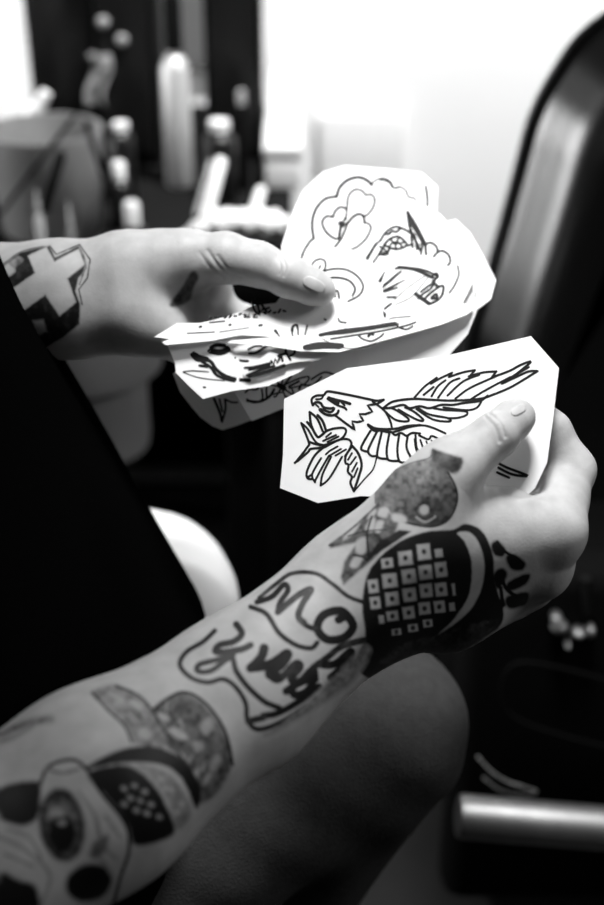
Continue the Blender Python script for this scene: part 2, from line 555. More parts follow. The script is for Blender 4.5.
# knuckle lettering
for q in ([(395, 75), (415, 62), (440, 90), (430, 112), (405, 105)], [(440, 110), (470, 105), (500, 130), (490, 152), (455, 148)], [(405, 160), (430, 145), (445, 165), (425, 205), (408, 200)], [(445, 190), (490, 165), (515, 165), (500, 195), (450, 215)], [(440, 235), (480, 220), (510, 222), (500, 255), (450, 268)], [(395, 250), (430, 240), (440, 262), (400, 275)]):
    fill(q, .96, f, True, 3)
stroke([(415, 66), (440, 96), (470, 112)], 3, .95, f); stroke([(425, 160), (440, 205), (470, 230)], 4, .95, f); stroke([(425, 205), (430, 245)], 4, .95, f)
fill([(120, 372), (230, 345), (300, 318), (380, 300), (420, 300), (400, 340), (300, 400), (60, 440)], .9, f, True, 6)  # darker patch along the hand's lower edge, below the lettering
# forearm lettering in its banner
f = (160, 560, 2.517)
STW = 1.35
w = 4.2
stroke([(138, 178), (108, 206), (66, 232), (50, 264), (78, 296), (120, 308), (160, 300), (192, 322), (216, 362), (220, 402), (246, 426), (300, 410), (384, 358), (440, 322), (500, 260), (520, 215)], 3.6, .95, f)
stroke([(250, 95), (290, 62), (332, 34), (392, 34), (436, 62), (474, 92), (512, 106)], 3.2, .9, f)
stroke([(228, 118), (268, 136), (300, 184), (342, 214), (380, 222), (396, 208)], 3.8, .95, f)
stroke([(244, 106), (282, 92), (312, 62), (322, 76), (302, 108), (296, 132)], w, .93, f); stroke([(298, 130), (346, 90), (380, 74), (360, 108), (348, 140), (362, 158)], 5, .93, f)
stroke([(480, 150), (455, 128), (412, 138), (396, 172), (420, 200), (462, 196), (486, 168), (470, 142), (450, 150)], 6.5, .95, f); stroke([(396, 176), (370, 166), (350, 150)], 4, .9, f)
stroke([(192, 162), (206, 186), (184, 206), (150, 214), (142, 232), (200, 226), (228, 214)], 5, .95, f)
stroke([(184, 240), (140, 252), (98, 264), (96, 280), (130, 278), (178, 246), (192, 280), (220, 318), (262, 356), (300, 372)], w, .95, f)
stroke([(228, 272), (254, 246), (262, 222)], 7, .95, f); stroke([(236, 270), (280, 262), (320, 236), (306, 262), (276, 286), (300, 296)], 7.5, .95, f)
stroke([(276, 290), (300, 300), (340, 262), (352, 270), (330, 300), (352, 306), (384, 276), (390, 300)], 6, .93, f)
stroke([(318, 330), (350, 310), (385, 300), (370, 330), (340, 340), (330, 322)], 6, .95, f)
stroke([(386, 270), (420, 246), (450, 222), (480, 210), (512, 202)], 5, .9, f); stroke([(400, 262), (440, 262), (480, 230), (470, 260), (430, 296)], 6, .93, f)
stroke([(260, 392), (300, 384), (360, 350), (400, 318)], 5, .95, f)
stroke([(222, 406), (262, 396)], 5, .9, f)
fill([(380, 345), (470, 262), (515, 214), (530, 240), (470, 320), (300, 428), (260, 440), (300, 415)], .55, f, True, 6)
STW = 1.0
# lower forearm: skull, hat and shaded patches
f = (0, 680, 2.416)
n_ = np.random.RandomState(3)
fill([(222, 30), (280, 12), (340, 44), (372, 78), (402, 124), (392, 165), (330, 155), (302, 108), (262, 70)], .55, f, True, 5)
fill([(372, 70), (436, 30), (492, 55), (542, 122), (560, 200), (524, 272), (476, 296), (452, 214), (402, 160), (400, 120)], .78, f, True, 5)
for c, rx, ry, v in (((330, 60), 20, 9, .2), ((280, 40), 22, 7, .25), ((350, 130), 18, 14, .15), ((395, 90), 16, 8, .15), ((430, 130), 26, 10, .15), ((500, 110), 16, 22, .35), ((480, 160), 14, 10, .3), ((520, 200), 10, 22, .4), ((470, 230), 8, 20, .25), ((440, 185), 14, 7, .2), ((500, 240), 7, 16, .3)):
    ellp(c, rx, ry, v, f, .5, 4)
for i in range(40):
    x, y = n_.uniform(240, 540), n_.uniform(30, 280)
    if y < .75 * (x - 180) and y > .75 * (x - 330) - 10:
        stroke([(x, y), (x + n_.uniform(-22, 22), y + n_.uniform(6, 26))], 2, n_.choice([.3, .9]), f, False, 2)
stroke([(222, 30), (262, 74), (300, 110), (318, 150)], 2.5, .9, f); stroke([(280, 14), (345, 46), (402, 130), (446, 200)], 2.5, .9, f); stroke([(372, 70), (436, 30), (492, 52), (542, 120), (562, 205)], 3, .95, f)
fill([(205, 215), (290, 168), (380, 162), (450, 200), (484, 262), (474, 312), (440, 240), (390, 205), (300, 200)], .97, f, True, 3)
fill([(212, 226), (300, 205), (360, 240), (400, 300), (420, 372), (330, 400), (305, 345), (262, 288)], .97, f, True, 4)
fill([(330, 205), (390, 215), (440, 262), (462, 320), (430, 360), (410, 300), (370, 240)], .5, f, True, 5)
for x, y in ((300, 262), (325, 255), (350, 270), (315, 285), (340, 292), (365, 300), (330, 315), (355, 322), (385, 330), (300, 300)):
    ellp((x, y), 8, 6, .35, f, .4, 3)
for x, y in ((390, 240), (415, 265), (440, 300), (400, 262), (428, 320)):
    ellp((x, y), 9, 6, .15, f, .8, 3)
fill([(0, 262), (90, 244), (98, 280), (92, 330), (60, 352), (20, 345), (0, 330)], .95, f, True, 4)
ellp((150, 350), 56, 90, .9, f, -.12, 5); ellp((150, 352), 40, 70, .7, f, -.12, 8); ellp((150, 372), 34, 46, .97, f, 0, 6)
ellp((138, 320), 18, 12, .25, f, 0, 4); ellp((150, 345), 12, 8, .4, f, 0, 3)
ellp((215, 490), 58, 46, .97, f, -.3, 5); fill([(0, 470), (50, 485), (90, 505), (95, 600), (0, 600)], .95, f, True, 5)
stroke([(98, 250), (112, 215), (140, 198), (182, 194), (214, 222), (244, 272), (302, 345), (312, 410), (290, 480), (270, 560)], 3.4, .95, f)
stroke([(110, 214), (150, 225), (190, 215)], 3, .6, f)
for q in ([(230, 330), (250, 400), (280, 430)], [(255, 330), (290, 380)], [(0, 380), (60, 410), (120, 470), (100, 540)], [(10, 420), (80, 450)], [(190, 270), (230, 330), (240, 380)], [(215, 420), (250, 440), (270, 470)], [(20, 360), (70, 380), (100, 430)]):
    stroke(q, 3, .5, f, True, 3)
fill([(225, 395), (262, 375), (250, 420), (220, 430)], .75, f, True, 4)
stroke([(0, 132), (60, 106), (122, 94)], 7, .6, f, True, 5)
stroke([(0, 150), (40, 135), (80, 110)], 3, .5, f, True, 4)

# ------------------------------------------------------------------ refine the visible skin, lay the ink on it
bm = bmesh.new()
bvs = [bm.verts.new(v) for v in V]
for q in Q:
    try: bm.faces.new([bvs[i] for i in q])
    except ValueError: pass
bm.normal_update()
def selected_edges(front):
    co = np.array([v.co[:] for v in bm.verts]); no = np.array([v.normal[:] for v in bm.verts])
    px, py, d = proj(co)
    ok = (px > -40) & (px < 640) & (py > 190) & (py < 960) & (d > .40) & (d < .76) & (co[:, 2] < 1.03) & (co[:, 0] > -.23)
    if front:
        vd = co - CAM
        ok &= ((no * vd).sum(1) / np.linalg.norm(vd, axis=1) < .15) & (px > -10) & (px < 612) & (py < 912)
    bm.verts.index_update()
    return [e for e in bm.edges if ok[e.verts[0].index] and ok[e.verts[1].index]]
for lvl in range(3):
    es = selected_edges(lvl >= 1)
    bmesh.ops.subdivide_edges(bm, edges=es, cuts=1, use_grid_fill=True)
    bm.normal_update()
V = np.array([v.co[:] for v in bm.verts])
bm.verts.index_update()
faces = [[v.index for v in f_.verts] for f_ in bm.faces]
bm.free()
Vn = np.empty_like(V); Nn = np.empty_like(V)
for s in range(0, len(V), 100000):
    Vn[s:s + 100000], Nn[s:s + 100000] = project_to(body_node, V[s:s + 100000])
V = Vn
px, py, dd = proj(V)
vd = V - CAM; vd /= np.linalg.norm(vd, axis=1)[:, None]
facing = -(Nn * vd).sum(1)
# skin creases on the thumbs and palm
CREASE = []
def crease(pts, w, depth, dmin, dmax, f=(0, 0, 1)):
    q = smooth(tr(pts, f), 5)
    xs, ys = [p[0] for p in q], [p[1] for p in q]
    m = (px > min(xs) - 3 * w) & (px < max(xs) + 3 * w) & (py > min(ys) - 3 * w) & (py < max(ys) + 3 * w) & (facing > .05) & (dd > dmin) & (dd < dmax)
    i = np.nonzero(m)[0]
    if len(i):
        D = segdist(px[i], py[i], q)
        V[i] -= Nn[i] * (depth * np.exp(-(D / w) ** 2))[:, None]
fl = (140, 160, 3.02)
for q, w, dp in (([(205, 275), (240, 325), (275, 355)], 2.2, .0005), ([(180, 280), (215, 330), (250, 358)], 2.0, .0003), ([(235, 290), (265, 330), (300, 355)], 2.0, .0004), ([(415, 290), (425, 320), (420, 345)], 1.5, .0003), ([(428, 292), (440, 322), (434, 350)], 1.5, .0003)):
    crease(q, w, dp, .60, .76, fl)
fr = (320, 380, 2.127)
for q, w, dp in (([(352, 78), (372, 100), (382, 130)], 2.0, .0006), ([(362, 72), (384, 92), (394, 120)], 1.8, .0005), ([(380, 235), (420, 250), (450, 248)], 3, .0006)):
    crease(q, w, dp, .50, .64, fr)
nz = np.random.RandomState(5)
def value_noise(cell):
    g = nz.rand(INK.shape[0] // cell + 3, INK.shape[1] // cell + 3)
    yy, xx = np.arange(INK.shape[0]) / cell, np.arange(INK.shape[1]) / cell
    y_, x_ = yy.astype(int), xx.astype(int); ty_, tx_ = (yy - y_)[:, None], (xx - x_)[None]
    ty_ = ty_ * ty_ * (3 - 2 * ty_); tx_ = tx_ * tx_ * (3 - 2 * tx_)
    return g[y_][:, x_] * (1 - ty_) * (1 - tx_) + g[y_ + 1][:, x_] * ty_ * (1 - tx_) + g[y_][:, x_ + 1] * (1 - ty_) * tx_ + g[y_ + 1][:, x_ + 1] * ty_ * tx_
mott = .5 * value_noise(9) + .3 * value_noise(5) + .2 * value_noise(19)
mid = np.clip(1 - np.abs(INK - .6) / .38, 0, 1)
INK = np.clip(INK + mid * (mott - .5) * .75, 0, 1)
ix = np.clip((px * SS).astype(int), 0, INK.shape[1] - 1); iy = np.clip((py * SS).astype(int), 0, INK.shape[0] - 1)
fxp = np.clip(px * SS - .5, 0, INK.shape[1] - 2); fyp = np.clip(py * SS - .5, 0, INK.shape[0] - 2)
x0 = fxp.astype(int); y0 = fyp.astype(int); tx = fxp - x0; ty = fyp - y0
val = INK[y0, x0] * (1 - tx) * (1 - ty) + INK[y0, x0 + 1] * tx * (1 - ty) + INK[y0 + 1, x0] * (1 - tx) * ty + INK[y0 + 1, x0 + 1] * tx * ty
val = np.where((facing > -.25) & (px > -30) & (px < 634) & (py > 0) & (py < 960), val, 0)
lefty = py < 420
val = np.where(lefty & (dd < .61) & (px < 300), 0, val)
val = np.where((~lefty) & (dd > .625), 0, val)
val = np.where(V[:, 0] < -.24, 0, val)
val = np.clip(np.where(val > .75, .75 + (val - .75) * 1.35, val), 0, 1)
# arm hair
hair_r = np.random.RandomState(8)
person = obj('person', V, faces, M['skin'], loc=(-.22, .02, 0.0))
at = person.data.attributes.new('ink', 'FLOAT', 'POINT')
at.data.foreach_set('value', val.astype(np.float32))
tag(person, 'tattooed person in black shirt and dark jeans, both hands holding drawings on white paper', 'person')
bvh = BVHTree.FromPolygons([Vector(v) for v in V], faces)

def nail(c, ax, half_l, half_w, dist):
    """nail plate laid on the thumb: centre, direction of the tip and half sizes in pixels"""
    ax = np.array(ax, float); ax /= np.linalg.norm(ax); bx = np.array([-ax[1], ax[0]])
    nu, nv = 13, 9
    rows = []
    for i in range(nu):
        for j in range(nv):
            u, v = -1 + 2 * i / (nu - 1), -1 + 2 * j / (nv - 1)
            wv = math.sqrt(max(0, 1 - abs(u) ** 3.2)) * .9 + .1
            q = np.array(c) + ax * u * half_l + bx * v * half_w * wv
            rows.append(q)
    top, bot = [], []
    for q in rows:
        dr = P(q[0], q[1], 1.0) - CAM
        hit, n, _, _ = bvh.ray_cast(Vector(CAM), Vector(dr).normalized())
        if hit is None: return None
        top.append(np.array(hit) + np.array(n) * .00035); bot.append(np.array(hit) - np.array(n) * .0006)
    g = lambda i, j: i * nv + j
    fs = [[g(i, j), g(i, j + 1), g(i + 1, j + 1), g(i + 1, j)] for i in range(nu - 1) for j in range(nv - 1)]
    n0 = len(top)
    fs += [[n0 + k for k in q[::-1]] for q in fs]
    ring = [g(0, j) for j in range(nv)] + [g(i, nv - 1) for i in range(1, nu)] + [g(nu - 1, j) for j in range(nv - 2, -1, -1)] + [g(i, 0) for i in range(nu - 2, 0, -1)]
    for a, b in zip(ring, ring[1:] + ring[:1]):
        fs.append([b, a, n0 + a, n0 + b])
    return obj('fingernail', np.array(top + bot), fs, M['nail'], person)
nail((314, 284.5), (1, .52), 12, 6.0, .66)
nail((518, 410), (1, -.5), 8, 4.5, .58)

# ------------------------------------------------------------------ clothes
shirt_pts = []
def front_x(z):                       # x of the shirt front, from the straight edge it draws in the photo
    a, b = at_y(0, 275, .02), at_y(205, 620, .02)
    t = (z - b[2]) / (a[2] - b[2])
    return b[0] + (a[0] - b[0]) * t - (.020 + .004 * t)
rings = []
for z in np.linspace(.60, 1.15, 24):
    if z < .74: xf = front_x(.74) - .02 * (.74 - z) / .14
    elif z < 1.0: xf = front_x(z)
    else: xf = front_x(1.0) - .25 * (z - 1.0)
    xb = -.385 + .05 * max(0, (z - 1.0) / .15) + .01 * math.sin(z * 9)
    hw = .165 - .02 * max(0, (.8 - z)) - .5 * max(0, z - 1.07)
    rings.append((z, xf, xb, hw))
vs, fs = [], []
NR = 72
for z, xf, xb, hw in rings:
    for k in range(NR):
        th = 2 * math.pi * k / NR
        c, s = math.cos(th), math.sin(th)
        ex = .75
        cx, a = (xf + xb) / 2, (xf - xb) / 2
        wob = 1 + .006 * math.sin(5 * th + z * 20) + .004 * math.sin(9 * th - z * 33)
        vs.append((cx + a * math.copysign(abs(c) ** ex, c) * (wob if c < .9 else 1), .02 + hw * math.copysign(abs(s) ** ex, s) * wob, z))
for i in range(len(rings) - 1):
    for k in range(NR):
        fs.append([i * NR + k, i * NR + (k + 1) % NR, (i + 1) * NR + (k + 1) % NR, (i + 1) * NR + k])
mb = MB().add(vs, fs)
for sh, el in ((R_SH, R_EL), (L_SH, L_EL)):
    d_ = el - sh
    mb.tube([sh + [0, 0, .02], sh + d_ * .2, sh + d_ * .5, sh + d_ * .72], [.074, .072, .066, .061], 36, False)
    sg = 1 if sh[1] > .02 else -1
    mb.tube([(-.275, .02 + sg * .045, 1.115), (-.285, .02 + sg * .10, 1.10), sh + [0, 0, .01], sh + d_ * .12], [.068, .078, .076, .072], 36, True)
    mb.tube([(-.275, .02 + sg * .06, .93), (-.285, .02 + sg * .10, 1.0), sh + d_ * .10 + [0, -.01 * sg, 0]], [.06, .078, .070], 36, True)
mb.build('shirt', M['shirt'], person)
for sg in (-1, 1):
    MB().ball(HC + [.078, sg * .031, .016], .0125, 10).build('eye', M['white'], person)

KR = P(375, 730, .742); KL = P(141, 608, .865)
HR = np.array([-.215, -.07, .60]); HL = np.array([-.215, .11, .60])
AR = KR + [-.27, -.02, -.50]; AL = KL + [-.04, .03, -.50]
AR[2] = AL[2] = .11
tro = (0.02, [ell((-.225, .02, .62), (.13, .165, .10)), cone(HR, KR, .078, .050), cone(HL, KL, .082, .057), cone(KR, AR, .050, .046), cone(KL, AL, .057, .048)])
tv, tq = surface_nets(tro, (-.42, -.28, .0), (.22, .42, .80), .0055)
tv, tn = project_to(tro, tv)
fold = .0009 * np.sin(tv[:, 0] * 120 + 7 * np.sin(tv[:, 2] * 18) + tv[:, 1] * 40) * np.exp(-((tv[:, 2] - .62) / .12) ** 2)
obj('jeans', tv + tn * fold[:, None], tq, M['denim'], person)
for A_ in (AR, AL):
    sn = (0.02, [cone(A_ + [.0, 0, -.045], A_ + [.15, 0, -.075], .042, .034), cone(A_ + [-.03, 0, -.07], A_ + [.05, 0, -.07], .038, .038), cone(A_ + [0, 0, 0], A_ + [0, 0, -.05], .046, .042)])
    v_, q_ = surface_nets(sn, A_ + [-.1, -.07, -.1099], A_ + [.22, .07, .06], .007)
    v_[:, 2] = np.maximum(v_[:, 2], .0)
    obj('sneaker', v_, q_, M['shoe'], person)
hv = (0.01, [ell(HC + [-.022, 0, .045], (.105, .084, .095)), ('-', .01, ell(HC + [.075, 0, -.02], (.08, .075, .085))), ('-', .01, ell(HC + [.01, 0, -.09], (.14, .10, .075)))])
v_, q_ = surface_nets(hv, HC - .16, HC + .17, .006)
obj('hair', v_, q_, M['hair'], person)

cl = (0.01, [cone(HL + (KL - HL) * .45, KL, .076, .068), ('-', .004, cone(HL, KL, .0835, .0600)), ('-', .004, cone(KL, AL, .0600, .0510)), ('-', .01, ell(KL + np.array([.03, .0, -.085]), np.array([.2, .2, .06])))])  # white shell added on the knee to stand for bright light on the jeans
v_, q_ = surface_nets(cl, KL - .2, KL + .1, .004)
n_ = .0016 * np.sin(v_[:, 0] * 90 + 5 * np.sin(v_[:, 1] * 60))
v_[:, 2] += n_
tag(obj('lit_knee_shell', v_, q_, M['tissue']), 'white shell over the left knee with its bright light put into the colour, behind the tattooed forearm', 'lit_knee_shell')

# ------------------------------------------------------------------ sheets of paper with line drawings
def base_d(px, py): return .663 + (345 - py) * .00028
def sheet(label, poly, dfun, lines, group='tattoo drawings on cut paper sheets', wd=2.0, th=.00022, name='paper_sheet', step=9):
    poly = [tuple(map(float, p)) for p in poly]
    edge = []
    for a, b in zip(poly, poly[1:] + poly[:1]):
        n = max(1, int(math.hypot(b[0] - a[0], b[1] - a[1]) / step))
        edge += [(a[0] + (b[0] - a[0]) * i / n, a[1] + (b[1] - a[1]) * i / n) for i in range(n)]
    xs, ys = [p[0] for p in edge], [p[1] for p in edge]
    def inside(x, y):
        c = False
        for (ax, ay), (bx, by) in zip(edge, edge[1:] + edge[:1]):
            if (ay > y) != (by > y) and x < (bx - ax) * (y - ay) / (by - ay) + ax: c = not c
        return c
    inner = []
    y = min(ys) + step / 2
    while y < max(ys):
        x = min(xs) + step / 2
        while x < max(xs):
            if inside(x, y) and min(math.hypot(x - a, y - b) for a, b in edge) > step * .5: inner.append((x, y))
            x += step
        y += step
    n = len(edge)
    r = delaunay_2d_cdt([Vector(p) for p in edge + inner], [(i, (i + 1) % n) for i in range(n)], [], 1, 1e-4)
    p2 = np.array([v[:] for v in r[0]])
    tri = [list(t) for t in r[2]]
    def pos(q):
        q = np.asarray(q, float)
        return PA(q[:, 0], q[:, 1], dfun(q[:, 0], q[:, 1]))
    def nrm(q):
        q = np.asarray(q, float); e = 1.0
        a = pos(q + [e, 0]) - pos(q - [e, 0]); b = pos(q + [0, e]) - pos(q - [0, e])
        nn = np.cross(b, a); nn /= np.linalg.norm(nn, axis=1)[:, None]
        s = np.sign(-((nn * (pos(q) - CAM)).sum(1)))
        return nn * s[:, None]
    fp, fn = pos(p2), nrm(p2)
    nv = len(p2)
    def area(t):
        a, b, c = p2[t[0]], p2[t[1]], p2[t[2]]
        return (b[0] - a[0]) * (c[1] - a[1]) - (b[1] - a[1]) * (c[0] - a[0])
    tri = [t if area(t) < 0 else t[::-1] for t in tri]              # face the camera's side
    verts = [fp, fp - fn * th]
    faces = list(tri) + [[i + nv for i in t[::-1]] for t in tri]
    cnt = {}
    for t in tri:
        for a, b in zip(t, t[1:] + t[:1]): cnt[(a, b)] = 1
    for (a, b) in list(cnt):
        if (b, a) not in cnt: faces.append([b, a, a + nv, b + nv])
    mi = [0] * len(faces)
    tot = 2 * nv
    for ln in lines:
        pts, w, sm = ln[0], ln[1] * wd, ln[2]
        q = smooth(pts, 5) if sm else list(pts)
        q = np.array(q)
        # resample
        dq = []
        for a, b in zip(q[:-1], q[1:]):
            m = max(1, int(np.hypot(*(b - a)) / 3.0))
            dq += [a + (b - a) * i / m for i in range(m)]
        dq.append(q[-1]); q = np.array(dq)
        t = np.gradient(q, axis=0) if len(q) > 1 else np.array([[1., 0]])
        t /= np.maximum(np.linalg.norm(t, axis=1), 1e-6)[:, None]
        nn = np.stack([-t[:, 1], t[:, 0]], 1)
        wv = np.full(len(q), w / 2)
        if len(ln) > 3:
            wv *= np.linspace(1, ln[3], len(q))
        s0, s1 = q + nn * wv[:, None], q - nn * wv[:, None]
        both = np.concatenate([s0, s1])
        verts.append(pos(both) + nrm(both) * .00012)
        m = len(q)
        for i in range(m - 1):
            faces.append([tot + i, tot + i + 1, tot + m + i + 1, tot + m + i]); mi.append(1)
        tot += 2 * m
        for cc, ww in ((q[0], wv[0]), (q[-1], wv[-1])):               # round ends
            ring = np.array([[cc[0] + ww * math.cos(a), cc[1] + ww * math.sin(a)] for a in [2 * math.pi * k / 8 for k in range(8)]])
            verts.append(pos(ring) + nrm(ring) * .00012)
            faces.append([tot + k for k in range(8)]); mi.append(1); tot += 8
    o = obj(name, np.concatenate(verts), faces, [M['paper'], M['inkline']], None, True, mi)
    o.data.set_sharp_from_angle(angle=math.radians(40))
    return tag(o, label, 'paper sheet', group)

def Z(f, items):
    out = []
    for it in items:
        pts, w = it[0], it[1] if len(it) > 1 else 1.0
        sm = it[2] if len(it) > 2 else True
        r = [tr(pts, f), w, sm]
        if len(it) > 3: r.append(it[3])
        out.append(tuple(r))
    return out

# --- the eagle
ze, zw = (270, 370, 4.027), (370, 340, 3.02)
eagle = Z(ze, [
    ([(172, 142), (168, 118), (186, 104), (216, 101), (228, 88), (252, 88), (330, 103), (400, 118), (430, 124), (458, 120)], 1.1),
    ([(458, 120), (432, 137), (393, 142), (412, 168), (384, 178), (360, 178), (376, 205), (352, 210), (330, 207), (342, 242), (292, 205), (262, 182)], 1.1, False),
    ([(172, 142), (186, 130), (204, 134), (216, 150), (240, 155), (258, 154), (244, 170), (212, 160), (200, 160), (222, 178), (250, 183), (270, 176), (276, 164)], 1.2),
    ([(232, 116), (246, 126), (272, 142), (300, 152), (308, 160)], 1.0), ([(236, 112), (262, 120), (296, 128), (322, 136)], 1.4), ([(250, 124), (272, 134)], 2.0), ([(288, 130), (300, 142)], 1.0), ([(215, 104), (206, 116), (186, 118)], .9), ([(186, 140), (196, 150)], .8),
    ([(126, 214), (156, 290), (150, 312), (108, 366), (100, 374)], 1.1), ([(126, 214), (152, 238), (184, 290), (216, 303)], 1.0), ([(160, 170), (166, 222), (190, 268), (206, 264), (226, 246)], 1.2), ([(160, 170), (190, 196), (212, 246)], 1.1), ([(150, 210), (168, 232)], 1.2), ([(192, 182), (212, 206), (226, 244)], 1.2),
    ([(204, 266), (228, 246), (262, 235), (298, 234), (306, 250), (290, 275), (256, 290), (216, 303), (182, 298), (160, 290)], 1.1), ([(214, 286), (266, 262)], 1.0), ([(226, 270), (246, 254)], .9), ([(232, 290), (276, 268)], .9),
    ([(110, 368), (154, 330), (164, 318), (216, 312), (240, 300), (282, 280), (316, 280), (328, 296), (320, 320), (302, 348)], 1.1),
    ([(216, 312), (180, 345), (150, 405), (150, 434), (166, 440)], 1.1), ([(206, 355), (170, 420), (182, 452)], 1.0), ([(238, 345), (206, 400), (180, 450)], 1.0), ([(246, 350), (212, 420), (204, 466)], 1.0), ([(290, 350), (240, 435), (204, 466)], 1.0), ([(150, 434), (170, 420)], 1.0),
    ([(240, 326), (272, 308)], .9), ([(240, 345), (286, 318)], .9), ([(264, 345), (306, 320)], .9), ([(225, 340), (240, 326)], .9),
    ([(330, 305), (355, 335), (369, 380), (360, 422), (338, 488)], 1.2), ([(330, 308), (306, 345), (304, 374), (316, 382), (314, 410), (330, 430), (324, 455), (338, 488)], 1.1), ([(346, 350), (324, 380)], .9), ([(350, 374), (330, 410)], .9), ([(353, 396), (338, 432)], .9), ([(330, 335), (314, 362)], .9),
    ([(340, 488), (380, 440), (415, 400), (430, 350)], .7),
    ([(395, 220), (430, 236), (500, 237), (550, 226), (604, 222)], 1.1), ([(395, 222), (420, 245), (450, 244), (488, 250), (504, 262), (528, 254), (550, 265), (572, 254), (604, 256)], 1.1),
    ([(405, 245), (375, 295), (368, 320), (395, 330)], 1.1), ([(430, 250), (405, 300), (395, 328), (408, 346), (432, 346)], 1.1), ([(450, 250), (436, 310), (432, 346), (446, 356), (472, 358)], 1.1), ([(480, 258), (470, 320), (474, 358), (490, 366), (518, 366)], 1.1), ([(520, 262), (513, 320), (520, 366), (540, 373), (562, 370), (590, 355)], 1.1), ([(554, 268), (550, 312), (566, 350)], 1.1), ([(586, 262), (590, 310), (602, 334)], 1.0),
])
eagle += Z(zw, [
    ([(8, 186), (42, 212), (60, 242), (66, 264)], 1.0), ([(40, 206), (70, 186), (130, 178), (190, 181), (250, 183), (330, 178), (372, 165), (430, 140), (506, 94)], 1.1),
    ([(506, 94), (480, 95), (450, 108), (398, 132)], 1.1), ([(398, 130), (440, 104), (486, 66), (456, 75), (420, 94), (368, 113)], 1.1), ([(382, 95), (368, 112)], 1.0, False), ([(382, 95), (342, 98), (298, 110)], 1.0), ([(317, 91), (304, 106)], 1.0, False), ([(317, 91), (280, 98), (238, 112)], 1.0), ([(248, 99), (240, 110)], 1.0, False), ([(248, 99), (212, 116), (184, 132)], 1.0), ([(202, 114), (166, 140), (134, 174)], 1.0),
    ([(192, 142), (162, 166)], 1.0), ([(228, 122), (205, 140), (186, 170)], 1.0), ([(270, 116), (240, 130), (206, 174)], 1.0), ([(330, 105), (280, 126), (234, 168)], 1.0), ([(384, 108), (302, 145), (258, 177)], 1.0), ([(424, 112), (352, 150), (306, 178)], 1.0), ([(480, 82), (430, 112), (404, 128)], .9),
    ([(40, 206), (62, 205), (100, 196), (120, 206), (150, 200), (180, 206), (215, 196), (250, 196), (286, 190), (332, 184), (355, 168)], 1.1),
    ([(42, 212), (75, 240), (110, 246), (116, 238), (86, 216), (64, 205)], 1.0), ([(86, 210), (140, 240), (162, 242), (132, 216), (106, 204)], 1.0), ([(140, 208), (190, 240), (240, 246), (236, 236), (180, 225), (146, 206)], 1.0), ([(236, 236), (266, 235), (292, 226), (286, 215), (230, 212), (192, 206)], 1.0), ([(222, 204), (290, 212), (322, 205), (336, 186)], 1.0),
    ([(0, 262), (60, 279), (120, 263), (160, 258), (192, 266), (228, 282)], 1.0), ([(148, 288), (176, 300), (186, 290), (206, 298)], 1.0), ([(135, 300), (140, 332), (150, 346)], 1.0), ([(152, 302), (160, 326)], .9), ([(170, 306), (176, 322)], .8), ([(186, 304), (190, 314)], .8),
    ([(388, 372), (415, 386), (476, 410), (430, 406), (388, 386)], 1.2), ([(384, 400), (420, 416)], 1.1),
])
eagle_d = lambda x, y: .5848 + (418 - y) * .00012 + (517 - x) * .00004 + .0000004 * (x - 430) ** 2 * .3
sheet('white sheet with an eagle drawing, pinched in the tattooed fist', [(284, 399), (347, 368), (449, 355), (531, 336), (559, 368), (553, 420), (547, 463), (535, 488), (524, 498), (450, 500), (361, 496), (318, 503), (280, 488), (283, 455)], eagle_d, eagle, wd=2.25)

# --- hearts (farthest of the fan)
zh, zd, zs, zf = (280, 160, 5.033), (380, 180, 4.646), (290, 240, 4.646), (150, 280, 4.027)
hearts = Z(zh, [
    ([(105, 505), (120, 460), (150, 412), (170, 396)], .7), ([(170, 396), (162, 340), (166, 288), (188, 236), (232, 194), (285, 185)], .8), ([(285, 185), (300, 140), (340, 102), (395, 87), (438, 103), (462, 125)], .9), ([(462, 125), (478, 104), (522, 92), (556, 110), (575, 142), (604, 136)], .5),
    ([(335, 246), (304, 238), (276, 260), (268, 288)], .7), ([(268, 288), (236, 284), (213, 310), (222, 346), (250, 380), (292, 396), (310, 330), (330, 290)], .7),
    ([(332, 300), (338, 230), (346, 180), (376, 150), (410, 154), (432, 178)], .6), ([(432, 178), (458, 175), (476, 196), (470, 236), (442, 274), (418, 286)], .6),
    ([(310, 325), (340, 318), (366, 288), (396, 273), (420, 284), (425, 316)], .8), ([(425, 316), (450, 324), (456, 350), (430, 400), (384, 440), (330, 460)], .6), ([(340, 320), (318, 376), (300, 408), (274, 440)], .7), ([(308, 322), (300, 360), (296, 396)], .7), ([(305, 320), (314, 328)], 1.6),
])
hearts += Z(zd, [([(0, 0), (40, 10), (62, 38), (92, 32), (120, 50), (132, 78), (160, 86), (166, 106)], .5), ([(212, 30), (220, 80), (218, 150)], .7)])
sheet('white sheet with three thin heart outlines inside a cloud border, topmost corner of the fan', [(281, 247), (293, 210), (303, 190), (322, 172), (345, 165), (385, 168), (422, 172), (438, 186), (437, 214), (445, 240), (405, 300), (310, 300), (284, 262)], lambda x, y: base_d(x, y) + .006, hearts, wd=3.6)
# --- plain sheets making the thick right end of the fan
sheet('blank white sheet end sticking out at the far right of the fan', [(420, 232), (442, 222), (456, 219), (470, 232), (484, 256), (496, 280), (491, 299), (474, 312), (440, 316), (400, 300)], lambda x, y: base_d(x, y) + .0045 + .000003 * np.maximum(x - 440, 0) ** 2, Z(zd, [([(445, 525), (440, 545)], .7)]), wd=1.6)
sheet('blank white rounded sheet just above the far right sheet end', [(400, 226), (436, 216), (452, 226), (470, 250), (480, 276), (470, 300), (440, 314), (390, 310)], lambda x, y: base_d(x, y) + .003 + .0000025 * np.maximum(x - 430, 0) ** 2, [], wd=1.6)
